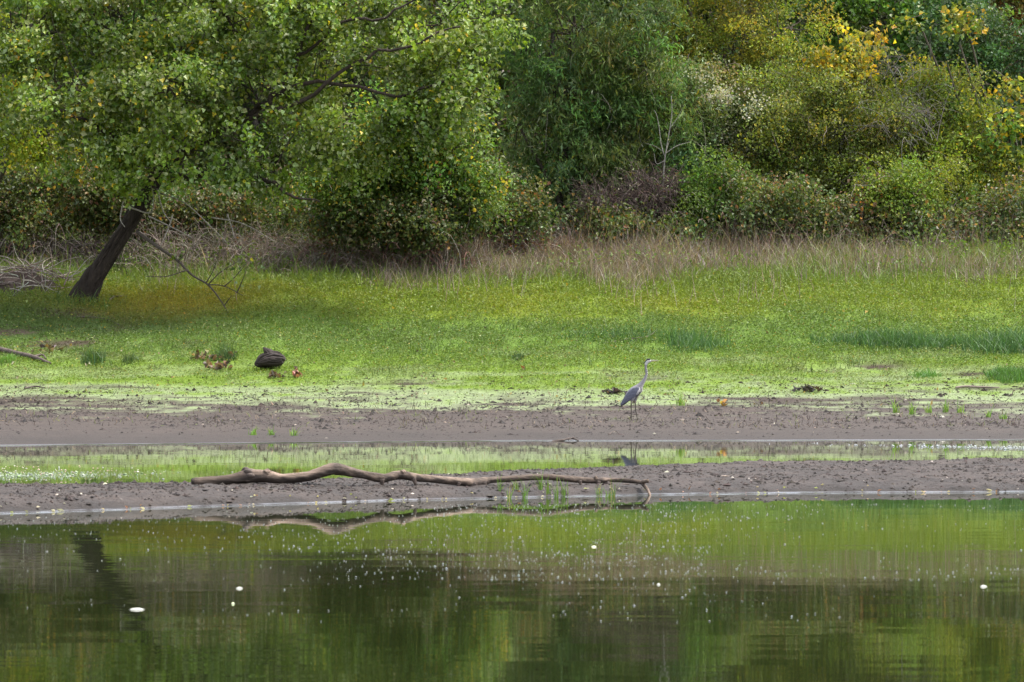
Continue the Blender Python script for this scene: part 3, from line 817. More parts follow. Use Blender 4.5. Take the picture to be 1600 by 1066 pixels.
for a in (('low bramble bush between the bright topped green bush and the thorn tree', [(1200, 325, 62, 36), (1190, 365, 60, 26), (1150, 375, 50, 18)], 84.6, 12000),
          ('low bramble bush at the foot of the thorn tree', [(1280, 350, 66, 36), (1250, 375, 60, 20), (1310, 370, 50, 24)], 84.5, 12000),
          ('low bramble bush at the foot of the round light green bush', [(1370, 375, 66, 22), (1430, 362, 60, 30), (1400, 350, 50, 24)], 84.5, 10000),
          ('dark bramble bush at the lower right edge of the wood', [(1530, 365, 66, 34), (1590, 340, 50, 50), (1480, 372, 50, 24), (1620, 370, 60, 34)], 84.6, 15000),
          ('dark bramble bush at the left edge behind the leaning trunk', [(20, 285, 80, 40), (60, 325, 70, 30), (-40, 310, 60, 50)], 82.5, 13000),
          ('dark bramble bush directly behind the top of the leaning trunk', [(150, 290, 80, 42), (180, 335, 70, 26), (240, 320, 60, 30)], 82.5, 13000),
          ('bramble bush under the yellow flecked bush', [(770, 305, 46, 34), (735, 345, 50, 28), (800, 340, 40, 30)], 83.6, 10000),
          ('bramble bush with green leaves below the dead brown bush', [(975, 355, 55, 24), (1030, 372, 40, 16), (930, 350, 40, 26)], 84.2, 9000),
          ('dark bramble bush round the stems of the yellow flecked bush', [(600, 345, 70, 26), (690, 345, 62, 28), (535, 345, 45, 20), (650, 365, 60, 14)], 81.3, 13000),
          ('bramble bush below the low limb of the leaning tree', [(360, 330, 80, 26), (440, 335, 70, 28), (300, 335, 50, 24)], 83.0, 9000)):
    bramble(*a)

def twig_bush(name, label, cat, spec, cols, group, leafpal=None, nleaf=0, wig=.22, thin=1.0):
    """bare twiggy thing: spec = list of (X, Ybase, n, half width px, length m, d, lean)"""
    X, Yb, *_ = spec[0]; d = spec[0][5]
    b0 = np.array([(X - 800) * d / FPX, d, ground_at((X - 800) * d / FPX, d)])
    o = empty(name, b0, label, cat, group)
    b = Buf(); ends = []
    for (X, Yb, n, hw, ln, d, lean) in spec:
        st = np.stack([(X + rng.uniform(-hw, hw, n) - 800) * d / FPX, d + rng.uniform(-.5, .5, n), np.zeros(n)], 1)
        st[:, 2] = far_z(st[:, 0], st[:, 1]) if Yb is None else HC - (Yb + rng.uniform(-14, 14, n) - YH) * d / FPX
        dv = rng.normal(0, .55, (n, 3)); dv[:, 2] = np.abs(dv[:, 2]) + .55; dv[:, 0] += lean; dv[:, 1] -= .25
        L = rng.uniform(.5, 1.0, n) * ln
        p = twigs(b, st, dv, L, thin * rng.uniform(.006, .013, n), pick(cols, n), 6, .5, wig)
        k = rng.integers(2, 6, n)
        q = p[np.arange(n), k]
        twigs(b, q, rng.normal(0, 1, (n, 3)) + [0, 0, .3], L * .5, rng.uniform(.004, .007, n), pick(cols, n), 4, .3, wig)
        ends.append(p[:, 3:].reshape(-1, 3))
    b.build('twigs', TWIG, o, True, b0)
    if nleaf:
        e = np.concatenate(ends); c = e[rng.integers(0, len(e), nleaf)] + rng.normal(0, .06, (nleaf, 3))
        f = Buf(); leaves(f, c, rng.normal(0, 1, (nleaf, 3)), rng.normal(0, 1, (nleaf, 3)) + [0, -.3, .6], .065, .045, pick(leafpal, nleaf))
        f.build('leaves', LEAF, o, False, b0, 'stuff')
    return o
PURP = [(3, (.13, .10, .095)), (2, (.18, .145, .135)), (1, (.075, .055, .05)), (1, (.25, .21, .18))]
PALE = [(3, (.24, .20, .165)), (2, (.32, .28, .23)), (1, (.15, .115, .09))]
GRP = 'bare twiggy thickets along the wood edge'
twig_bush('dead_bush', 'dead purplish brown bush of bare twigs below the willow', 'bush', [(985, 330, 420, 62, 1.0, 84.6, 0), (950, 345, 200, 45, .8, 84.4, 0), (1020, 300, 200, 40, .7, 84.8, 0)], [(3, (.10, .07, .062)), (2, (.15, .11, .095)), (1, (.06, .045, .04))], GRP, G_BR, 500)
twig_bush('twig_thicket', 'purplish bare twig thicket at the left edge behind the earth mound', 'thicket', [(30, None, 480, 120, 1.1, 81.8, 0), (150, None, 260, 80, .9, 81.6, 0)], PURP, GRP, G_BR, 700)
twig_bush('twig_thicket', 'tangle of pale dead stems right of the leaning trunk', 'thicket', [(320, None, 500, 110, 1.25, 82.0, .2), (440, None, 420, 100, 1.2, 82.2, -.2), (380, None, 260, 190, .9, 81.2, .5)], PALE, GRP, G_BR, 900)
twig_bush('twig_thicket', 'dark dead stems under the yellow flecked bush', 'thicket', [(600, None, 460, 110, .9, 82.6, 0)], [(2, (.12, .085, .07)), (1, (.2, .16, .13)), (1, (.06, .045, .04))], GRP, G_BR, 500)
twig_bush('twig_thicket', 'heap of pale and reddish dead stems beside the dry grass below the willow', 'thicket', [(790, None, 380, 65, .95, 83.6, 0), (880, None, 330, 70, .8, 83.8, 0)], [(2, (.3, .25, .21)), (2, (.19, .09, .06)), (1, (.1, .07, .055))], GRP, [(2, (.2, .08, .045)), (1, (.13, .09, .05))], 1200)
twig_bush('bare_tree', 'arching grey leafless branches right of the olive thorn tree', 'tree', [(1425, 215, 34, 40, 1.7, 85.3, -.9), (1450, 190, 26, 30, 1.5, 85.4, -1.2), (1400, 120, 26, 60, 1.2, 86.0, .2), (1395, None, 14, 25, 3.2, 85.6, 0)], [(3, (.17, .155, .14)), (2, (.12, .105, .09)), (1, (.25, .235, .21))], 'trees of the wood', wig=.24, thin=.6)
# thin pale sapling
def bare_sapling():
    d = 84.4
    b0 = P(1036, 312, d)
    b0[2] = ground_at(b0[0], d)
    o = empty('bare_sapling', b0, 'thin pale leafless sapling standing before the dead brown bush', 'tree', 'trees of the wood')
    b = Buf(); c = (.25, .235, .205)
    def st(l, r):
        p = np.array([P(X, Y, d) for X, Y in l]); tube(b, spline(p, 16), np.linspace(r, r * .4, 16), 5, c, True)
    st([(1036, 345), (1036, 310), (1037, 270), (1040, 240), (1046, 205), (1050, 175), (1049, 150)], .017)
    st([(1039, 246), (1033, 225), (1030, 200), (1026, 180), (1022, 172)], .012); st([(1040, 240), (1058, 228), (1078, 222)], .01)
    st([(1037, 252), (1026, 256), (1022, 240)], .01); st([(1047, 200), (1058, 185), (1066, 170)], .009); st([(1038, 238), (1022, 228), (1008, 224)], .007)
    b.build('trunk', TWIG, o, True, b0)
bare_sapling()

# rear trees up the slope: one canopy each
rear = [(60, 93, -60, 'dark green tree far behind the left half of the leaning crown'), (210, 96, -40, 'dark green tree far behind the middle of the leaning crown'), (380, 94, -50, 'dark green tree far behind the right half of the leaning crown'), (540, 96, -40, 'dark tree far behind the top right of the leaning crown'),
        (690, 93, -30, 'dark tree between the leaning crown and the willow'), (830, 97, -60, 'dark green tree rising behind the left of the willow'), (980, 98, -60, 'dark green tree rising behind the right of the willow'), (1130, 98, -60, 'dark green tree behind the mustard tree'),
        (1270, 97, -40, 'dark green tree with thin pale trunk above the yellow sapling'), (1400, 99, -60, 'dark green tree behind the maple'), (1540, 99, -60, 'dark green tree behind the ivy covered tree'), (-80, 97, -60, 'dark green tree beyond the left edge'), (1690, 97, -60, 'dark green tree beyond the right edge')]
for X, d, Y, lab in rear:
    plant('woodland_tree', lab, 'tree', lobes_px([(X, Y + 120, 105, 90), (X - 30, Y - 30, 110, 100), (X + 40, Y + 10, 110, 100), (X, Y - 150, 120, 110), (X + 10, Y + 250, 90, 80)], d, .8), bx(X, d), 8500, .125, .10,
          [(4, (.05, .09, .022)), (3, (.075, .12, .025)), (2, (.04, .065, .018)), (1, (.11, .12, .03))], .12, (.07, .06, .05), group='trees of the wood', per_spray=16, clump=.4)
big = [(-14, 118), (-6, 121), (2, 117), (9, 122), (17, 119), (-22, 122), (25, 121)]
behind = ('the left edge of the leaning crown', 'the fork of the leaning crown', 'the willow', 'the thorn tree', 'the orange leaved tree', 'the trees beyond the left edge', 'the trees beyond the right edge')
for k, (x, d) in enumerate(big):
    z = ground_at(x, d)
    lb = [(np.array([x + a, d + b, z + c]), np.array([r, r, r * .9])) for a, b, c, r in ((0, 0, 4, 3.2), (-2, -1, 7, 3.2), (2, -.5, 8, 3.2), (0, 0, 11, 3.4))]
    plant('hill_tree', 'tall dark tree high on the slope behind ' + behind[k], 'tree', lb, (x, d), 5000, .32, .26, [(4, (.05, .09, .022)), (3, (.075, .12, .025)), (1, (.11, .12, .03))], .2, group='tall trees up the slope', per_spray=16, clump=.8, slen=1.0, spread=.3)

# leafy undergrowth that covers the slope between the bushes
ub = Buf()
n = 170000
x = rng.uniform(-17, 17, n); d = 84.6 + 34 * rng.random(n) ** 1.6
z = far_z(x, d) + rng.random(n) ** 1.6 * (.25 + 1.3 * fbm(x * .6, d * .6, 81, 3)) * np.interp(d, [88, 95], [1, 2.6])
keep = ~((d < 86) & (z - far_z(x, d) > .7))
c = np.stack([x, d, z], 1)[keep]; n = len(c)
leaves(ub, c, rng.normal(0, 1, (n, 3)), rng.normal(0, .7, (n, 3)) + [0, -.4, .7], np.interp(c[:, 1], [88, 98], [.085, .15]), np.interp(c[:, 1], [88, 98], [.065, .11]), pick([(4, (.055, .085, .022)), (3, (.08, .11, .025)), (2, (.10, .075, .04))], n))
ub.build('undergrowth', LEAF, None, False, None, 'stuff')

# ------------------------------------------------------------------ turf, grasses
def scatter(n, d0, d1, x0=-12.5, x1=12.5):
    d = rng.uniform(d0, d1, n); x = rng.uniform(x0, x1, n) * d / 85.0
    return x, d

gb = Buf()
x, d = scatter(520000, 66.6, 83.0)
n1, n2, n3 = turf_weights(x, d)
dens = smooth(67.3, 71.5, d + (n2 - .5) * 4) * (.35 + .65 * smooth(.32, .5, n3)) * .95 + .03
px = 800 + x * FPX / d
bare = (1 - smooth(250, 430, px)) * smooth(.50, .66, fbm(x * .9, d * 1.5, 67, 4)) * smooth(72, 73.3, d) * (1 - smooth(75.8, 77, d))
scr = np.clip(1.6 * np.exp(-((px - 1330) / 75) ** 2) * np.exp(-((d - 70.7 - (px - 1330) * .002) / .28) ** 2), 0, 1)
k = rng.random(len(x)) < dens * (1 - .85 * bare) * (1 - .9 * scr)
x, d = x[k], d[k]; n = len(x)
z = far_z(x, d) + rng.random(n) * np.interp(d, [67, 71, 76, 80], [.02, .05, .11, .18])
col = turf_col(x, d) * rng.lognormal(0, .17, (n, 1)) * rng.normal(1, .06, (n, 3))
ye = rng.random(n) < .03
col[ye] = pick([(1, (.26, .24, .05)), (1, (.3, .22, .04)), (1, (.32, .36, .17))], int(ye.sum()))
sz = np.interp(d, [67, 72, 80], [.023, .030, .040]) * rng.lognormal(0, .25, n)
leaves(gb, np.stack([x, d, z], 1), rng.normal(0, 1, (n, 3)) * [1, 1, .5], rng.normal(0, .55, (n, 3)) + [0, -.25, .8], sz, sz * .7, np.clip(col, .01, .7))
gb.build('turf', GRASS, None, False, None, 'stuff')

# green grass blades, taller up the slope
gb = Buf()
x, d = scatter(62000, 74.5, 84.3)
n1, n2, n3 = turf_weights(x, d)
k = rng.random(len(x)) < np.where(d > 80.6, np.interp(800 + x * FPX / d, [480, 680, 1180, 1300], [1, .3, .3, .9]), 1) * smooth(75.5, 80.5, d + (n1 - .5) * 4) * (.3 + .7 * smooth(.35, .6, fbm(x * .7, d * .7, 85, 3)))
x, d = x[k], d[k]; n = len(x)
h = np.interp(d, [76, 80, 82, 84], [.12, .28, .38, .42]) * rng.lognormal(0, .3, n)
col = turf_col(x, np.minimum(d, 80.5)) * rng.lognormal(0, .22, (n, 1)); col = lerp(col, np.array([.13, .2, .04]), smooth(.4, .7, fbm(x * .5, d * .8, 86, 3)) * .6)
blades(gb, np.stack([x, d, far_z(x, d) - .01], 1), h, rng.uniform(.1, .9, n), rng.uniform(.012, .022, n), np.clip(col, .01, .6))
gb.build('green_grass', GRASS, None, False, None, 'stuff')

# dry grass belt
gb = Buf()
x, d = scatter(130000, 77.6, 84.8)
px = 800 + x * FPX / d
wx = np.interp(px, [-200, 150, 380, 520, 720, 1000, 1200, 1320, 1480, 1900], [.08, .10, .14, .34, .95, 1.0, .95, .6, .5, .4])
patch = np.clip(smooth(.38, .56, fbm(x * .38 + 3, d * .5, 88, 4)) + np.interp(px, [480, 640, 1200, 1300, 1600], [0, .42, .42, .12, .1]), 0, 1)
k = rng.random(len(x)) < wx * (.14 + .86 * patch) * smooth(79.0, 81.6, d + (fbm(x * .45, x * 0, 89, 3) - .5) * 5)
x, d = x[k], d[k]; n = len(x)
h = np.interp(d, [78, 81, 84], [.22, .42, .60]) * rng.lognormal(0, .3, n) * (.35 + 1.25 * fbm(x * .7, d * .5, 90, 3))
col = pick([(3, (.225, .175, .145)), (3, (.175, .138, .122)), (2, (.30, .25, .205)), (3, (.12, .088, .076)), (.6, (.17, .18, .07))], n)
blades(gb, np.stack([x, d, far_z(x, d) - .01], 1), h, rng.uniform(.05, .95, n), rng.uniform(.009, .017, n), col, 4)
gb.build('dry_grass', GRASS, None, False, None, 'stuff')
# scattered upright dead stalks in front of the belt
gb = Buf()
x, d = scatter(1300, 75.6, 81)
px = 800 + x * FPX / d
k = (rng.random(len(x)) < np.interp(px, [0, 500, 1000, 1600], [.06, .35, .75, .9]) * smooth(.42, .6, fbm(x * .8, d * .5, 92, 3)) * smooth(75.5, 79, d))
x, d = x[k], d[k]; n = len(x)
twigs(gb, np.stack([x, d, far_z(x, d)], 1), rng.normal(0, .14, (n, 3)) + [0, 0, 1], rng.uniform(.3, .75, n), rng.uniform(.006, .010, n), pick([(2, (.27, .2, .15)), (1, (.38, .31, .22))], n), 4, 0, .06)
gb.build('dead_stalks', TWIG, None, False, None, 'stuff')

# taller clumps of blades and weeds that break up the short turf, and a scatter of fallen leaves
gb = Buf()
x, d = scatter(30000, 68.6, 79)
k = rng.random(len(x)) < smooth(.52, .66, fbm(x * .9, d * .9, 141, 4)) * (.25 + .75 * smooth(.5, .6, fbm(x * 3.5, d * 2.5, 142, 3))) * smooth(68.5, 71, d)
x, d = x[k], d[k]; n = len(x)
col = lerp(turf_col(x, d) * .8, np.array([.06, .115, .03]), rng.random(n) * .8) * rng.lognormal(0, .2, (n, 1))
blades(gb, np.stack([x, d, far_z(x, d) - .005], 1), rng.lognormal(math.log(.10), .4, n) * (.6 + .9 * fbm(x * 1.3, d, 143, 3)), rng.uniform(.1, 1.0, n), rng.uniform(.008, .016, n), np.clip(col, .01, .5))
gb.build('turf_blades', GRASS, None, False, None, 'stuff')
gb = Buf()
x, d = scatter(420, 66.5, 80)
n = len(x)
leaves(gb, np.stack([x, d, far_z(x, d) + rng.uniform(.01, .05, n)], 1), rng.normal(0, 1, (n, 3)), rng.normal(0, .6, (n, 3)) + [0, -.5, .6], .06 * rng.lognormal(0, .3, n), .04, pick([(3, (.15, .10, .06)), (2, (.07, .05, .035)), (1.5, (.3, .22, .08)), (1, (.34, .32, .22))], n))
gb.build('fallen_leaves', LEAF, None, False, None, 'stuff')

# leafy weeds at the foot of the wood (broad fresh leaves among the grass)
gb = Buf()
x, d = scatter(30000, 80.5, 85.3)
px = 800 + x * FPX / d
g = smooth(.5, .66, fbm(x * .7, d * .8, 94, 4)) * np.interp(px, [0, 200, 400, 700, 1200, 1300, 1600], [1, .8, .35, .3, .45, 1.2, 1.2])
k = rng.random(len(x)) < g
x, d = x[k], d[k]; n = len(x)
z = far_z(x, d) + rng.random(n) * .55 * (.4 + fbm(x * 1.1, d * 1.1, 95, 3))
leaves(gb, np.stack([x, d, z], 1), rng.normal(0, 1, (n, 3)), rng.normal(0, .6, (n, 3)) + [0, -.3, .7], .07, .05, pick([(3, (.11, .18, .028)), (2, (.15, .22, .035)), (2, (.07, .12, .025))], n))
tp = P(126, 472, 77.3); m = 420                      # weeds round the foot of the leaning tree
wx_ = tp[0] + rng.normal(0, .34, m); wd_ = 77.15 + rng.normal(0, .2, m)
blades(gb, np.stack([wx_, wd_, far_z(wx_, wd_) - .01], 1), rng.lognormal(math.log(.17), .35, m), rng.uniform(.1, .9, m), rng.uniform(.010, .02, m), pick([(2, (.08, .14, .03)), (1, (.14, .17, .03))], m))
gb.build('weeds', GRASS, None, False, None, 'stuff')

# ---- grass tufts and sedge patches one can point to
def tuft(name, label, cat, X, Y, hw, h, n, pal, group, depth=.25, wid=(.008, .015), lean=(.1, .9), base=None, dsp=None):
    p = far_pt(X, Y) if base is None else base
    b = Buf(); d = p[1]
    xs_ = p[0] + rng.normal(0, .5, n).clip(-1.2, 1.2) * hw * d / FPX; ds_ = d + rng.normal(0, depth, n) + (0 if dsp is None else dsp * (xs_ - p[0]))
    zf = far_z(xs_, ds_) if base is None else np.maximum(bank_z(xs_, ds_), -.01)
    blades(b, np.stack([xs_, ds_, zf - .005], 1), h * rng.lognormal(-.15, .3, n), rng.uniform(*lean, n), rng.uniform(*wid, n), pick(pal, n, .18))
    o = b.build(name, GRASS, None, False, p)
    return tag(o, label, cat, group)
SEDGE = [(3, (.045, .105, .032)), (2, (.065, .14, .04)), (1, (.09, .18, .05))]
DARKT = [(3, (.04, .085, .025)), (2, (.06, .11, .03)), (1, (.1, .13, .04))]
TG = 'dark grass tufts on the turf'
tuft('grass_tuft', 'round dark grass tuft between the fallen branch and the small tuft', 'grass tuft', 145, 568, 15, .24, 340, DARKT, TG, .14)
tuft('grass_tuft', 'smaller dark grass tuft right of the round dark one', 'grass tuft', 203, 567, 12, .16, 130, DARKT, TG, .1)
tuft('grass_tuft', 'dark grass tuft left of the old stump', 'grass tuft', 352, 562, 17, .25, 230, DARKT, TG, .12)
tuft('grass_tuft', 'tiny dark grass tuft in the open turf left of the heron', 'grass tuft', 810, 562, 9, .11, 160, DARKT, TG, .08)
tuft('grass_tuft', 'bright grass tuft under the fallen branch at the left edge', 'grass tuft', 12, 566, 13, .13, 210, [(1, (.12, .24, .04))], TG, .1)
SG = 'blue green sedge patches on the turf'
tuft('sedge_patch', 'blue green sedge patch above the heron with a dead branch before it', 'sedge', 1085, 542, 45, .22, 900, SEDGE, SG, .35)
tuft('sedge_patch', 'faint wide sedge patch left of the one above the heron', 'sedge', 975, 528, 85, .13, 1000, SEDGE, SG, .4)
tuft('sedge_patch', 'long blue green sedge patch right of the heron', 'sedge', 1410, 538, 115, .22, 2400, SEDGE, SG, .22, dsp=-.28)
tuft('sedge_patch', 'blue green sedge patch at the right edge beside the long one', 'sedge', 1575, 548, 60, .3, 1500, SEDGE, SG, .3)
tuft('sedge_patch', 'low sedge patch at the right edge below the others', 'sedge', 1578, 590, 30, .14, 2500, [(1, (.09, .2, .04)), (1, (.06, .13, .03))], SG, .22)
tuft('sedge_patch', 'small low sedge patch under the long one', 'sedge', 1448, 588, 22, .11, 260, [(1, (.09, .2, .04))], SG, .15)
LIMEG = [(2, (.16, .28, .05)), (1, (.22, .33, .07)), (1, (.1, .19, .04))]
MG = 'thin grass sprigs on the far mud'
for X, Y, h, lab in ((1400, 645, .22, 'tallest thin grass sprig on the far mud right of the heron'), (1424, 648, .22, 'thin grass sprig on the far mud second of the row right of the heron'), (1452, 645, .16, 'thin grass sprig on the far mud in the middle of the row'),
                     (1478, 644, .17, 'thin grass sprig on the far mud near the end of the row'), (1502, 645, .13, 'short grass sprig on the far mud closing the row'), (1545, 652, .15, 'bushy grass sprig on the far mud before the stick'), (1568, 655, .11, 'low grass sprig on the far mud at the right'),
                     (1064, 634, .2, 'single grass sprig at the mud edge just right of the heron'), (395, 680, .13, 'grass sprig on the bare far mud below the old stump'), (424, 680, .11, 'shorter grass sprig on the bare far mud below the old stump'), (460, 681, .1, 'lowest grass sprig on the bare far mud below the old stump')):
    tuft('grass_sprig', lab, 'grass sprig', X, Y, 5, h, 24, LIMEG, MG, .04, (.008, .014), (.1, .9))
NG = 'green sedge sprigs at the near water edge'
near = [(782, 36.0, .15, 'green sedge sprig at the water edge leftmost before the long branch'), (796, 35.7, .15, 'green sedge sprig at the water edge second from the left'), (806, 36.1, .13, 'short sedge sprig at the water edge third from the left'),
        (821, 35.9, .19, 'upright sedge sprig at the water edge fourth from the left'), (843, 36.2, .19, 'slender sedge sprig at the water edge before the middle of the thin end'), (857, 36.1, .2, 'slender pale sedge sprig between two taller ones at the water edge'),
        (869, 36.0, .22, 'tallest sedge sprig at the water edge crossing the branch'), (882, 36.1, .16, 'bushy sedge sprig with yellow bent blades at the water edge'), (935, 36.3, .1, 'low sedge sprig under the stub of the branch'), (952, 36.0, .14, 'thick sedge sprig in the water near the branch tip'), (960, 36.1, .2, 'sedge sprig nearest the tip of the branch')]
for X, d, h, lab in near:
    tuft('sedge_sprig', lab, 'sedge', X, 0, 4.5, h * .85, 9 if h > .14 else 12, [(3, (.10, .19, .03)), (1, (.15, .24, .045)), (.4, (.3, .28, .1))], NG, .03, (.004, .008), (.02, .6), base=bank_pt(X, d))

# ------------------------------------------------------------------ the heron
def loft(buf, rings, sides=20, col=(.3, .3, .3)):
    """rings: x, z, half height, half width (profile in the x-z plane)"""
    r = spline(np.array(rings, float), len(rings) * 4)
    p = np.stack([r[:, 0], np.zeros(len(r)), r[:, 1]], 1)
    t = unit(np.gradient(p, axis=0)); nrm = np.stack([-t[:, 2], np.zeros(len(r)), t[:, 0]], 1)
    a = np.linspace(0, 2 * math.pi, sides, endpoint=False)
    V = p[:, None] + nrm[:, None] * (r[:, 2, None] * np.sin(a))[:, :, None] + np.array([0, 1, 0]) * (r[:, 3, None] * np.cos(a))[:, :, None]
    n = len(r); V = V.reshape(-1, 3)
    i = np.arange(n - 1)[:, None] * sides; j = np.arange(sides)[None]; j2 = (j + 1) % sides
    q = np.stack([i + j, i + j2, i + sides + j2, i + sides + j], -1).reshape(-1, 4)
    T = np.vstack([q[:, [0, 1, 2]], q[:, [0, 2, 3]]])
    V = np.vstack([V, p[0], p[-1]]); j = np.arange(sides)
    T = np.vstack([T, np.stack([np.full(sides, n * sides), (j + 1) % sides, j], -1), np.stack([np.full(sides, n * sides + 1), (n - 1) * sides + j, (n - 1) * sides + (j + 1) % sides], -1)])
    buf.add(V, T, col)

def heron():
    base = far_pt(991, 657)
    root = empty('heron', base, 'tall grey heron standing on the mud with neck raised, facing right', 'heron')
    bb = Buf()
    body = [(-.185, .262, .010, .016), (-.15, .292, .030, .028), (-.10, .338, .058, .046), (-.05, .382, .078, .060), (0, .425, .086, .066), (.045, .468, .074, .058), (.085, .515, .050, .042), (.118, .560, .036, .031),
            (.150, .607, .027, .025), (.174, .655, .022, .021), (.186, .700, .0195, .0185), (.184, .742, .0185, .0175), (.176, .782, .018, .017), (.174, .822, .0185, .0175), (.182, .858, .021, .019), (.203, .888, .026, .022), (.228, .898, .0235, .019), (.252, .899, .014, .012), (.262, .899, .007, .007)]
    loft(bb, body, 20)
    for s, k in ((-1, [(-.02, .36), (-.035, .31), (-.044, .262), (-.047, .16), (-.045, .15), (-.040, .006)]), (1, [(.01, .36), (.012, .30), (.016, .25), (.020, .165), (.024, .155), (.050, .006)])):
        y = .03 * s
        p = np.array([[a, y, b] for a, b in k])
        tube(bb, spline(p, 24), np.interp(np.linspace(0, 1, 24), [0, .2, .4, .58, .62, .66, 1], [.04, .028, .0105, .0085, .0105, .0085, .0075]), 8, (.1, .09, .07))
        f = np.array([k[-1][0], y, .006])
        for ang, ln in ((-.5, .07), (0, .085), (.5, .07), (math.pi, .05)):
            e = f + [math.cos(ang) * ln, math.sin(ang) * ln, -.002]
            tube(bb, spline([f, (f + e) / 2 + [0, 0, .004], e], 6), np.linspace(.0055, .003, 6), 5, (.1, .09, .07))
    tmp = bb.build('body_tmp', FEATHER)
    md = tmp.modifiers.new('remesh', 'REMESH'); md.mode = 'VOXEL'; md.voxel_size = .0042
    dg = bpy.context.evaluated_depsgraph_get(); ev = tmp.evaluated_get(dg)
    me = bpy.data.meshes.new_from_object(ev)
    bpy.data.objects.remove(tmp)
    n = len(me.vertices); co = np.zeros(n * 3, np.float32); me.vertices.foreach_get('co', co); co = co.reshape(-1, 3)
    X, Yy, Z = co.T
    grey = np.array([.20, .195, .215]); c = np.tile(grey, (n, 1))
    c = np.where((Z > .5)[:, None], np.array([.235, .22, .235]), c)                               # neck
    wf = (Z > .84) & ~((Z > .906) & (X < .235)); c[wf] = (.50, .50, .48)                            # white face
    frontn = (Z > .42) & (Z < .80) & (X > np.interp(Z, [.42, .52, .6, .7, .8], [.075, .115, .16, .195, .185]))
    c[frontn] = (.40, .385, .37)                                                                    # pale fore neck
    stre = frontn & (np.sin(Z * 190 + Yy * 90) > .1) & (np.abs(Yy) < .014); c[stre] = (.05, .05, .06)
    belly = (Z < .43) & (Z > .27) & (X > .02); c[belly] = (.09, .085, .10)
    c[(Z > .25) & (X < -.13)] = (.12, .12, .15)
    c[(Z < .30) & (X > -.1)] = (.25, .22, .19)
    c[Z < .255] = np.where((X[Z < .255] < -.12)[:, None], np.array([.1, .1, .12]), np.array([.075, .066, .052]))
    for a in list(me.color_attributes):
        me.color_attributes.remove(a)
    at = me.color_attributes.new('Col', 'FLOAT_COLOR', 'POINT'); cc = np.ones((n, 4), np.float32); cc[:, :3] = c
    at.data.foreach_set('color', cc.ravel()); me.materials.clear(); me.materials.append(FEATHER)
    me.polygons.foreach_set('use_smooth', np.ones(len(me.polygons), bool))
    me.name = 'body'
    o = bpy.data.objects.new('body', me); COL.objects.link(o); o.parent = root
    for s in (-1, 1):
        wbuf = Buf()
        # folded wing: shell of a flattened, pointed oval with overlapping feather rows
        wing = [(.072, .492, .006, .004), (.058, .478, .034, .012), (.02, .445, .058, .017), (-.03, .402, .062, .018), (-.08, .356, .056, .017), (-.13, .308, .042, .014), (-.175, .265, .024, .009), (-.205, .232, .008, .004)]
        loft(wbuf, wing, 14, (.155, .165, .205))
        V = wbuf.v[0]; V[:, 1] += s * np.interp(V[:, 0], [-.2, -.1, 0, .08], [.022, .044, .056, .048])
        V[:, 1] += s * .0035 * np.abs(np.sin((V[:, 0] - V[:, 2]) * 70)) 
        wcol = np.tile(np.array([.095, .10, .135]), (len(V), 1)) * (.85 + .35 * np.abs(np.sin((V[:, 0] - V[:, 2] * .4) * 75)))[:, None]
        wbuf.c[0] = wcol
        wo2 = wbuf.build('wing', FEATHER, root, True)
        fb = Buf()
        for q in range(6):                                   # dark flight feathers below the folded wing
            a = np.array([-.045 - q * .012, s * (.040 - q * .003), .335 - q * .010]); e = np.array([-.17 - q * .008, s * .016, .262 - q * .009])
            tube(fb, spline([a, (a + e) / 2 + [0, s * .006, -.006], e], 8), np.array([.005, .011, .013, .013, .012, .010, .007, .002]), 6, (.035, .035, .045), flat=.3)
        fb.build('flight_feathers', FEATHER, wo2, True)
        pb = Buf()
        for q in range(4):                                   # pale shoulder plumes at the bend of the wing
            a = np.array([.074 - q * .01, s * .046, .505 - q * .006]); e = np.array([.046 - q * .022, s * .066, .385 - q * .004])
            tube(pb, spline([a, (a + e) / 2 + [.012, s * .01, 0], e], 8), np.array([.003, .006, .007, .007, .006, .005, .003, .001]), 5, (.60, .58, .56), flat=.5)
        pb.build('shoulder_plumes', FEATHER, root, True)
        eb = Buf()
        tube(eb, [[.224, s * .0165, .900], [.224, s * .0205, .900], [.224, s * .0225, .900]], [.0055, .005, .002], 10, (.6, .45, .05)); tube(eb, [[.2245, s * .0222, .900], [.2245, s * .0236, .900]], [.0028, .0018], 8, (.01, .01, .01))
        eb.build('eye', HORN, root, True)
    kb = Buf()
    tube(kb, spline([[.256, 0, .9035], [.31, 0, .9055], [.386, 0, .905]], 12), np.linspace(.0105, .0016, 12), 10, (.30, .28, .22), flat=1.2)
    bo = kb.build('beak', HORN, root, True)
    kb = Buf()
    tube(kb, spline([[.256, 0, .894], [.31, 0, .897], [.380, 0, .9025]], 12), np.linspace(.0085, .0014, 12), 10, (.50, .43, .22), flat=.9)
    kb.build('lower_bill', HORN, bo, True)
    cb = Buf()
    tube(cb, spline([[.245, 0, .9115], [.225, 0, .9215], [.198, 0, .9150], [.176, 0, .893], [.150, 0, .868], [.126, 0, .845]], 20), np.interp(np.linspace(0, 1, 20), [0, .2, .45, .65, 1], [.006, .0155, .014, .007, .002]), 8, (.018, .018, .024), flat=1.3)
    cb.build('crest', FEATHER, root, True)
    nb = Buf()
    for q in range(5):                                       # loose breast plumes
        a = np.array([.115 - q * .004, (q - 2) * .012, .50]); e = np.array([.10 - q * .006, (q - 2) * .017, .385 + abs(q - 2) * .012])
        tube(nb, spline([a, (a + e) / 2 + [.014, 0, 0], e], 8), np.array([.004, .006, .006, .005, .005, .004, .003, .001]), 5, (.52, .50, .48))
    nb.build('breast_plumes', FEATHER, root, True)
heron()

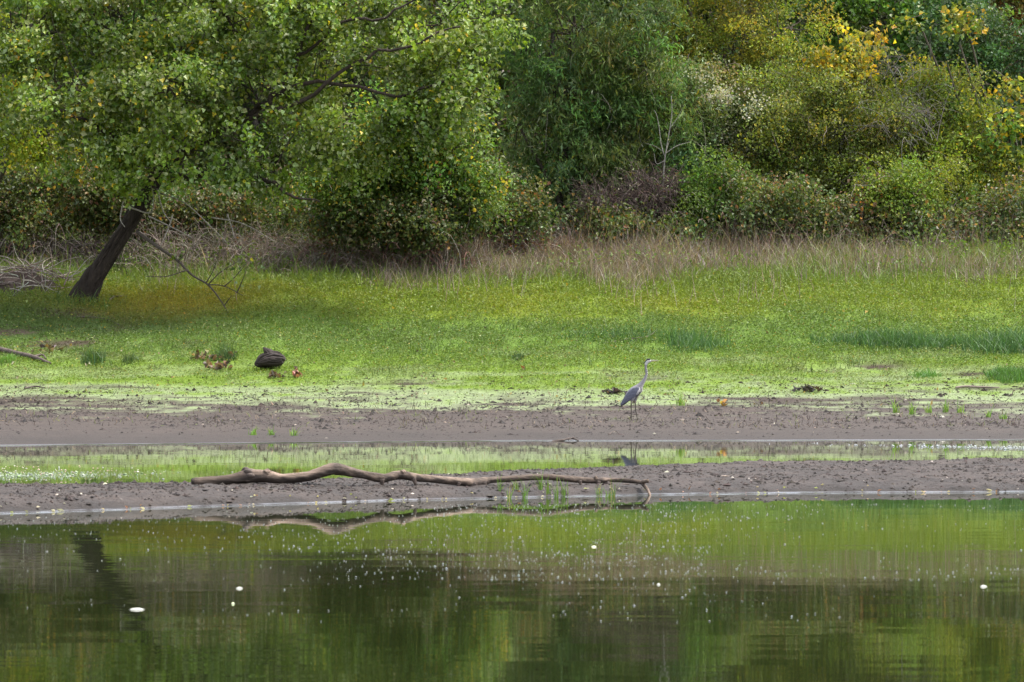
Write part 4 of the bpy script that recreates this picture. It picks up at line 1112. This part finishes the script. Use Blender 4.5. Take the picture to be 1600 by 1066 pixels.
# ------------------------------------------------------------------ the long branch on the near bank
def long_branch():
    DL = lambda X: np.interp(X, [300, 525, 750, 950, 1003, 1017], [35.7, 35.8, 36.4, 36.9, 36.7, 36.45])
    spec = [(303, 751, 6.5), (318, 750.5, 7.4), (345, 749, 8), (370, 745.5, 9), (388, 742, 11), (398, 742, 10), (410, 742, 9.6), (424, 743, 9.4), (440, 745.5, 7.8), (460, 744.5, 7.8), (482, 742, 8), (505, 735, 8.6), (519, 730.5, 9.2), (530, 731, 8.8), (548, 735.5, 7.4), (575, 741, 6.7), (592, 744.5, 7), (602, 745, 6.6), (618, 741, 6.8), (632, 740.5, 7.0), (645, 743.5, 6.6),
            (668, 745.8, 5.6), (700, 749, 6), (725, 751, 6.2), (745, 752, 7), (757, 750, 6.2), (770, 748, 4.8), (810, 745, 4.8), (850, 743, 4.9), (875, 745, 4.9), (900, 747.5, 5), (930, 749, 4.5), (938, 748.5, 4.6), (955, 748, 3.5), (980, 749, 3.4), (1000, 751.5, 3.2), (1006, 756, 3.0), (1012, 764, 2.5), (1018, 778, 1.9)]
    p = np.array([np.append(P(X, Y, DL(X)), r * DL(X) / FPX) for X, Y, r in spec])
    n = 230
    s = spline(p, n)
    base = P(303, 757, 35.7)
    root = empty('driftwood_branch', base, 'long crooked weathered branch lying along the near mud bank with its tip in the water', 'branch')
    b = Buf()
    pale = np.array([.185, .135, .103]); dk = np.array([.085, .065, .055])
    u = np.linspace(0, 1, n)
    f = smooth(.42, .66, fbm(u * 14, u * 0 + 2, 101, 4))
    col = lerp(pale * 1.12, pale * .5, f)
    xx = 800 + s[:, 0] * FPX / s[:, 1]
    for cx, w_ in ((388, 7), (524, 6), (747, 10), (936, 5)):
        col = lerp(col, dk, np.exp(-((xx - cx) / w_) ** 2) * .9)
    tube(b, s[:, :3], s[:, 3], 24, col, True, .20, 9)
    # shade of the underside painted into the bough colour, with an irregular edge
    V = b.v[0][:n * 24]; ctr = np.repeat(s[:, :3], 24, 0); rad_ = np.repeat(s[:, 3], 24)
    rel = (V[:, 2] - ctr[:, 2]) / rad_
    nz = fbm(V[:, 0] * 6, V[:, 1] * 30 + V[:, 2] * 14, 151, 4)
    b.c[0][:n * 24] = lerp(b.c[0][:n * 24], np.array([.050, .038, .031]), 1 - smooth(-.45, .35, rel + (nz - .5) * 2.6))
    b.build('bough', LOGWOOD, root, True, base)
    eb = Buf()
    e0 = s[0, :3]; t0 = unit(s[0, :3] - s[4, :3])
    tube(eb, [e0 - t0 * .01, e0 + t0 * .018, e0 + t0 * .024], [s[0, 3] * .99, s[0, 3] * .93, s[0, 3] * .6], 16, (.045, .035, .03), True, .12, 5)
    eb.build('broken_end', LOGWOOD, root, True, base)['label'] = 'dark broken butt end'
    for pts, r0, r1, c in (([(596, 746), (597, 752), (598, 758)], 5.5, 1.6, dk * 1.3), ([(645, 745), (648, 750), (649, 756)], 5, 1.6, dk * 1.3), ([(742, 753), (738, 758), (737, 763)], 5.5, 2.5, dk), ([(755, 751), (757, 757), (756, 763)], 5.5, 3, dk), ([(717, 752), (716, 756), (716, 759)], 4, 1.2, dk * 1.4),
                           ([(905, 749), (907, 753), (908, 757)], 4, 1, dk * 1.5), ([(934, 750), (935, 756), (937, 762)], 4, 1.8, dk * 1.2), ([(932, 747), (931, 744), (930, 742)], 3.5, 2, pale * .8), ([(1004, 751), (1008, 750), (1012, 749)], 3.5, 2.6, pale * .8), ([(416, 737), (419, 734), (421, 731.5)], 7, 3, pale), ([(628, 737), (631, 735), (633, 733.5)], 5, 2.4, pale)):
        q = np.array([P(X, Y, DL(X) - .02) for X, Y in pts])
        k = DL(pts[0][0]) / FPX
        sb = Buf(); tube(sb, spline(q, 8), np.linspace(r0 * k, r1 * k, 8), 10, c, True, .2, int(pts[0][0]))
        sb.build('branch_stub', LOGWOOD, root, True, base)
    kb = Buf(); d = DL(390); k = d / FPX
    for a in np.linspace(0, 2 * math.pi, 9)[:-1]:
        c0 = P(389 + 3 * math.cos(a * 2), 742 + 8.5 * math.sin(a), d - 8.5 * k * math.cos(a))
        tube(kb, spline([c0 + [-.045, 0, 0], c0 + [-.01, 0, 0.006], c0 + [.035, 0, 0]], 7), np.array([.3, .8, 1, 1, .9, .6, .2]) * .026, 8, dk, True, .3, int(a * 9))
    root.location.z -= .012
    kb.build('knot', LOGWOOD, root, True, base)['label'] = 'dark burred collar'
long_branch()

# ------------------------------------------------------------------ old stump, fallen sticks, mound, litter
def stump():
    base = far_pt(420, 576); d = base[1]; k = d / FPX
    b = Buf(); dk = np.array([.038, .029, .025])
    root = empty('old_stump', base, 'dark weathered stump with a torn pointed top lying on the pale turf', 'stump')
    m = lambda X, Y, o=0: np.array([(X - 800) * k, d + o, base[2] + (576 - Y) * k])
    q = np.array([np.append(m(X, Y, o), r * k) for X, Y, o, r in ((398, 569, -.02, 2), (404, 568, 0, 7), (412, 565, .02, 11), (423, 563, .03, 13.5), (432, 562, .03, 14), (438, 563, .02, 11), (441, 565, 0, 5))])
    s = spline(q, 26); tube(b, s[:, :3], s[:, 3], 15, dk, True, .55, 21)
    b.build('trunk_piece', LOGWOOD, root, False, base)
    b = Buf()
    q = np.array([np.append(m(X, Y, o), r * k) for X, Y, o, r in ((426, 560, .02, 11), (421, 553, .02, 8), (415, 547, .03, 4.2), (411.0, 543, .03, .8))])
    s = spline(q, 14); tube(b, s[:, :3], s[:, 3], 10, dk * 1.1, True, .5, 23)
    b.build('torn_point', LOGWOOD, root, True, base)
    b = Buf()
    for k2 in range(8):                                     # split wood: uneven strands running down the torn piece
        v0 = rng.uniform(-1, 1); e = rng.uniform(0, 5)
        q = np.array([np.append(m(X + e * .5, Y + v0 * hh, -.05 - .13 * (1 - v0 * v0)), r * k) for X, Y, hh, r in ((401 + e, 569, 5, .8), (411, 565, 8, 2.2), (422, 563, 11, 2.6), (433, 563, 11.5, 2.4), (440 + e * .6, 563, 8, 1.2))])
        s = spline(q, 12); tube(b, s[:, :3], s[:, 3], 6, dk * rng.uniform(.8, 1.2), True, .9, 30 + k2)
    for k2 in range(5):                                      # splinters at the torn edge
        x0 = 411 + k2 * 4.2
        q = np.array([np.append(m(X, Y, -.05), r * k) for X, Y, r in ((x0 + 9, 560, 1.8), (x0 + 4, 553, 1.5), (x0 + rng.uniform(-1, 2), 544 + k2 * 2.2 + rng.uniform(-1, 1), .3))])
        s = spline(q, 8); tube(b, s[:, :3], s[:, 3], 5, dk * rng.uniform(.6, 1.6), True, .4, 60 + k2)
    b.build('split_strands', LOGWOOD, root, True, base)
stump()

def stick(name, label, pts, r, col, cat='branch', group='dead sticks lying about', side=()):
    ps = np.array([far_pt(X, Y) + [0, 0, h] for X, Y, h in pts])
    root = empty(name, ps[0], label, cat, group)
    b = Buf(); n = 8 * len(ps); s = spline(ps, n)
    tube(b, s, np.interp(np.linspace(0, 1, n), [0, .1, .8, 1], [r * .8, r, r * .7, r * .4]), 9, col, True, .18, int(pts[0][0]) % 90)
    b.build('stem', LOGWOOD, root, True, ps[0])
    for sd in side:
        q = np.array([far_pt(X, Y) + [0, 0, h] for X, Y, h in sd]); b = Buf()
        tube(b, spline(q, 10), np.linspace(r * .5, r * .2, 10), 6, col, True, .15, 5); b.build('side_shoot', LOGWOOD, root, True, ps[0])
DKW = np.array([.085, .065, .055]); PLW = np.array([.2, .16, .13])
stick('fallen_branch', 'thick dark fallen branch entering from the left edge', [(-40, 548, .10), (0, 553, .07), (30, 559, .06), (55, 564, .05), (79, 571, .03)], .05, DKW * 1.2, side=[[(52, 564, .06), (66, 562, .08), (72, 566, .05)]])
stick('fallen_stick', 'pale straight stick on the turf edge at the right', [(1493, 609, .03), (1510, 608, .04), (1530, 608, .03), (1562, 609, .03)], .022, PLW * 1.1)
stick('fallen_branch', 'thin forked dead branch before the sedge patch above the heron', [(945, 538, .02), (965, 536, .03), (985, 534, .05), (1012, 531, .06), (1025, 526, .10)], .009, DKW * 1.5, side=[[(985, 534, .05), (1000, 534, .03), (1012, 534, .02)]])
stick('fallen_stick', 'dark short stick on the turf at the far left below the branch', [(38, 609, .02), (55, 607, .03), (71, 608, .02)], .016, DKW)
stick('fallen_stick', 'bent dead stick on the orange turf right of the leaning trunk', [(170, 472, .02), (180, 468, .05), (198, 467, .04)], .02, PLW * .7)
stick('fallen_stick', 'long thin dead stem in the shade below the leaning trunk', [(118, 497, .02), (150, 500, .04), (178, 507, .04), (193, 516, .02)], .014, DKW)
stick('fallen_stick', 'curved dark twig on the bare mud left of the heron feet', [(951, 680, .005), (960, 677, .03), (969, 679, .005)], .008, DKW)
stick('mud_snag', 'dark knobbly snag at the far water line', [(862, 690, .0), (878, 690, .015), (893, 689, .035), (904, 690, .01)], .016, DKW, side=[[(888, 690, .02), (895, 689, .045), (900, 689, .03)]])

def mound():
    base = far_pt(30, 456); d = base[1]
    b = Buf()
    gx, gy = np.meshgrid(np.linspace(-1.5, 1.1, 60), np.linspace(-.7, .8, 36))
    r2 = (gx / np.where(gx < 0, 1.5, 1.0)) ** 2 + (gy / .7) ** 2
    h = .36 * np.clip(1 - r2, -.2, 1) * (.75 + .5 * fbm(gx * 1.6 + 3, gy * 1.6 + 4, 113, 3)) + (fbm(gx * 5 + 9, gy * 5 + 9, 111, 4) - .5) * .22
    X = base[0] + gx; D = d + .3 + gy
    V = np.stack([X, D, far_z(X, D) - .06 + h * (r2 < 1.3) - (r2 >= 1) * .08], -1).reshape(-1, 3)
    nx = 60; i = (np.arange(35)[:, None] * nx + np.arange(59)[None]).reshape(-1, 1)
    T = np.vstack([np.hstack([i, i + 1, i + nx + 1]), np.hstack([i, i + nx + 1, i + nx])])
    n = fbm(V[:, 0] * 4, V[:, 1] * 4, 112, 3)
    b.add(V, T, lerp(np.array([.05, .037, .033]), np.array([.11, .085, .075]), n))
    root = empty('earth_mound', base, 'low brown earth mound strewn with dead twigs left of the leaning trunk', 'mound')
    b.build('soil', SOIL, root, True, base)
    tb = Buf(); n = 230
    st = np.stack([base[0] + rng.uniform(-1.4, .9, n), d + .2 + rng.uniform(-.5, .4, n), np.zeros(n)], 1)
    r2 = ((st[:, 0] - base[0]) / 1.4) ** 2 + ((st[:, 1] - d - .3) / .7) ** 2
    st[:, 2] = far_z(st[:, 0], st[:, 1]) + .36 * np.clip(1 - r2, 0, 1) + rng.uniform(0, .08, n)
    dv = rng.normal(0, 1, (n, 3)) * [1, .6, .35] + [0, 0, .12]
    twigs(tb, st, dv, rng.uniform(.25, .8, n), rng.uniform(.007, .014, n), pick([(2, (.28, .24, .21)), (1, (.16, .12, .1)), (1, (.4, .36, .31))], n), 5, .2, .16)
    tb.build('dead_twigs', TWIG, root, True, base)
mound()

def dead_leaf_heap(label, X, Y, n, sx, pal, h=.08):
    p = far_pt(X, Y); b = Buf()
    c = p + np.stack([rng.normal(0, sx * p[1] / FPX, n), rng.normal(0, .08, n), np.abs(rng.normal(0, h * .6, n)) + .015], 1)
    leaves(b, c, rng.normal(0, 1, (n, 3)), rng.normal(0, 1, (n, 3)) + [0, -.4, .3], .10 * rng.lognormal(0, .25, n), .07, pick(pal, n, .25), .5)
    o = b.build('dead_leaves', LEAF, None, False, p)
    tag(o, label, 'leaf litter', 'heaps of dead leaves on the turf')
BL = [(3, (.13, .085, .055)), (2, (.22, .14, .09)), (2, (.06, .045, .035)), (1, (.38, .33, .27))]
dead_leaf_heap('brown and whitish dead leaves left of the dark grass tuft by the stump', 312, 562, 26, 7, BL)
dead_leaf_heap('dead brown leaves around the foot of the dark grass tuft by the stump', 345, 563, 34, 14, BL)
dead_leaf_heap('flat heap of curled brown leaves below the dark grass tuft by the stump', 338, 578, 40, 13, BL)
dead_leaf_heap('small curled brown leaves just below the old stump', 430, 591, 22, 7, BL)
dead_leaf_heap('reddish brown curled leaf with pale stalk right below the old stump', 461, 590, 18, 4, [(2, (.24, .11, .07)), (1, (.1, .06, .045))], .12)
dead_leaf_heap('lone rusty leaf on the turf below the tiny tuft', 817, 577, 3, 2, [(1, (.3, .13, .05))], .05)
dead_leaf_heap('yellow brown leaf on the mud right of the heron', 1128, 634, 9, 5, [(2, (.36, .25, .06)), (1, (.16, .11, .05))], .05)
dead_leaf_heap('dark leaf litter on the shaded bare earth at the far left', 75, 552, 26, 12, BL)
dead_leaf_heap('dark debris clump at the turf edge right of the heron', 1265, 612, 30, 12, [(1, (.06, .045, .04))], .05)
dead_leaf_heap('dark debris clump at the turf edge behind the heron', 955, 615, 22, 9, [(1, (.06, .045, .04))], .04)

# crumbs, stubble and clods on the mud (nobody could count them)
OCT = np.array([[1, 0, 0], [-1, 0, 0], [0, 1, 0], [0, -1, 0], [0, 0, 1], [0, 0, -1]], float)
OT = np.array([[0, 2, 4], [2, 1, 4], [1, 3, 4], [3, 0, 4], [2, 0, 5], [1, 2, 5], [3, 1, 5], [0, 3, 5]])
def clods(buf, c, s, col):
    n = len(c)
    j = 1 + rng.normal(0, .25, (n, 6, 1))
    sc3 = s[:, None, None] * np.stack([rng.uniform(.8, 1.8, n), rng.uniform(.8, 1.5, n), rng.uniform(.4, .9, n)], 1)[:, None, :]
    a = rng.uniform(0, 6.28, n); V = OCT[None] * j * sc3
    x, y = V[:, :, 0] * np.cos(a)[:, None] - V[:, :, 1] * np.sin(a)[:, None], V[:, :, 0] * np.sin(a)[:, None] + V[:, :, 1] * np.cos(a)[:, None]
    V = np.stack([x, y, V[:, :, 2]], -1) + c[:, None]
    T = (OT[None] + (np.arange(n) * 6)[:, None, None]).reshape(-1, 3)
    buf.add(V.reshape(-1, 3), T, np.repeat(col, 6, 0))
b = Buf()
n = 30000
x = rng.uniform(-6.2, 6.2, n); d = near_shore(x) + rng.random(n) * (near_back(x) - near_shore(x)); z = bank_z(x, d)
k = (z > .016) & (rng.random(n) < .25 + .9 * smooth(.4, .62, fbm(x * 2, d * 2, 121, 3))); x, d, z = x[k], d[k], z[k]; n = len(x)
clods(b, np.stack([x, d, z], 1), rng.lognormal(math.log(.0085), .5, n).clip(.003, .032), pick([(5, MUDC * .6), (3, MUDC * .95), (2, MUDC * .35), (.12, (.45, .4, .33))], n))
b.build('mud_clods', MUD, None, False, None, 'stuff')
b = Buf()
n = 42000
x, d = scatter(n, 57.6, 69.8, -13, 13); z = far_z(x, d)
k = (z > .02) & (rng.random(n) < np.interp(d, [57, 61.5, 63.5, 66.5, 68, 69.8], [.04, .12, .6, .95, .6, .1]) * (.3 + smooth(.4, .6, fbm(x * 1.6, d * 1.2, 123, 3)))); x, d, z = x[k], d[k], z[k]; n = len(x)
clods(b, np.stack([x, d, z], 1), rng.lognormal(math.log(.011), .55, n).clip(.004, .05), pick([(5, MUDC * .45), (3, MUDC * .7), (2, MUDC * .3), (.08, (.36, .31, .25))], n))
b.build('mud_crumbs', MUD, None, False, None, 'stuff')
b = Buf()
n = 5200
x, d = scatter(n, 61.5, 69, -13, 13); z = far_z(x, d)
k = rng.random(n) < np.interp(d, [61.5, 64, 67, 69], [.15, .8, .9, .2]) * (.3 + smooth(.4, .6, fbm(x * 1.3, d * 1.1, 125, 3))); x, d, z = x[k], d[k], z[k]; n = len(x)
twigs(b, np.stack([x, d, z], 1), rng.normal(0, .6, (n, 3)) + [0, 0, .8], rng.uniform(.03, .10, n), rng.uniform(.004, .008, n), pick([(3, (.06, .045, .035)), (1, (.25, .2, .14)), (1, (.14, .17, .05))], n), 2, .2, .2)
b.build('mud_stubble', TWIG, None, False, None, 'stuff')

# pale flecks: leaves and bits lying on the near bank edge
b = Buf()
n = 90
x = rng.uniform(-5, 5, n); d = near_shore(x) + rng.uniform(.02, .35, n); z = np.maximum(bank_z(x, d), .004) + .006
leaves(b, np.stack([x, d, z], 1), rng.normal(0, 1, (n, 3)) * [1, .5, .3], rng.normal(0, .5, (n, 3)) + [0, -.3, 1], .03 * rng.lognormal(0, .4, n), .018, pick([(2, (.5, .45, .33)), (1, (.3, .33, .1)), (1, (.3, .16, .12))], n))
b.build('leaf_scraps', LEAF, None, False, None, 'stuff')

# floating white seed fluff on the open water
b = Buf()
n = 11500
Y = 788 + np.where(rng.random(n) < .94, 118 * rng.random(n) ** 1.35, 118 + 70 * rng.random(n) ** 2); X = rng.uniform(-150, 1750, n)
dd = FPX * HC / (Y - YH)
x = (X - 800) * dd / FPX
lane = smooth(.40, .60, fbm(x * .5, dd * .3, 131, 4)) * (.35 + .65 * smooth(.4, .6, fbm(x * 2.2, dd * 1.2, 132, 3)))
k = (dd < near_shore(x) - .12) & (rng.random(n) < (.06 + .94 * lane) * np.interp(X, [0, 250, 700, 1000, 1600], [.35, .5, .6, 1, 1]))
x, dd = x[k], dd[k]; n = len(x)
clods(b, np.stack([x, dd, np.full(n, .003)], 1), rng.lognormal(math.log(.0031), .4, n).clip(.0015, .0055), pick([(3, (.35, .37, .35)), (1, (.24, .26, .2))], n, .06))
b.build('floating_fluff', FLUFF, None, True, None, 'stuff')
# flowering water weed at the left of the pool, scum line at its right end
b = Buf()
n = 800
X = np.abs(rng.normal(0, 1, n)) * 120 - 40; Y = 744 + rng.normal(0, 3.2, n) - X * .012
dd = FPX * HC / (Y - YH); x = (X - 800) * dd / FPX
clods(b, np.stack([x, dd, np.full(n, .004)], 1), rng.lognormal(math.log(.007), .35, n), pick([(3, (.36, .40, .33)), (2, (.25, .32, .18)), (1, (.18, .26, .1))], n, .06))
m = 90
X = rng.uniform(-10, 300, m) * rng.random(m) ** .5; dd = FPX * HC / (rng.uniform(741, 750, m) - YH); x = (X - 800) * dd / FPX
hh = rng.uniform(.03, .1, m)
twigs(b, np.stack([x, dd, np.zeros(m)], 1), rng.normal(0, .2, (m, 3)) + [0, 0, 1], hh, np.full(m, .0025), pick([(1, (.2, .28, .08))], m), 2, 0, .1)
clods(b, np.stack([x, dd, hh], 1), rng.lognormal(math.log(.007), .25, m), pick([(2, (.62, .45, .4)), (1, (.7, .66, .6))], m, .08))
b.build('water_weed', FLUFF, None, True, None, 'stuff')
b = Buf()
n = 380
X = 1650 - np.abs(rng.normal(0, 1, n)) * 150; Y = 700.5 + rng.normal(0, 1.3, n) + (X - 1600) * .018
dd = FPX * HC / (Y - YH); x = (X - 800) * dd / FPX
clods(b, np.stack([x, dd, np.full(n, .004)], 1), rng.lognormal(math.log(.009), .35, n), pick([(3, (.4, .42, .42)), (1, (.28, .32, .25))], n, .06))
b.build('water_scum', FLUFF, None, True, None, 'stuff')

def floater(label, X, Y, ln, wd, col):
    ln, wd = ln * .7, wd * .5
    d = FPX * HC / (Y - YH); c = np.array([(X - 800) * d / FPX, d, .001])
    b = Buf(); u = np.linspace(-1, 1, 9)
    top = np.stack([u * ln / 2, wd * (1 - u ** 2) * .5, .001 + .007 * (1 - u ** 2)], 1); bot = np.stack([u * ln / 2, -wd * (1 - u ** 2) * .5, np.full(9, .0005)], 1)
    V = np.vstack([top, bot]) + c; i = np.arange(8)[:, None]
    b.add(V, np.vstack([np.hstack([i, i + 9, i + 10]), np.hstack([i, i + 10, i + 1])]), col)
    tag(b.build('floating_leaf', FLUFF, None, True, c), label, 'leaf', 'pale leaves floating on the open water')
floater('largest white leaf floating on the dark water under the tree reflection', 214, 953, .11, .05, (.42, .42, .38))
floater('white leaf floating on the water right of the largest one', 374, 920, .055, .03, (.42, .42, .38))
floater('pale green leaf floating on the water below the middle of the branch reflection', 364, 944, .025, .02, (.5, .56, .35))
floater('cream leaf floating on the water below the thin end of the branch', 928, 855, .05, .03, (.6, .6, .42))
floater('white leaf floating far out on the dark water at the right', 1537, 917, .055, .03, (.42, .42, .38))
floater('white leaf floating on the dark water in the middle', 1029, 914, .03, .02, (.42, .42, .38))
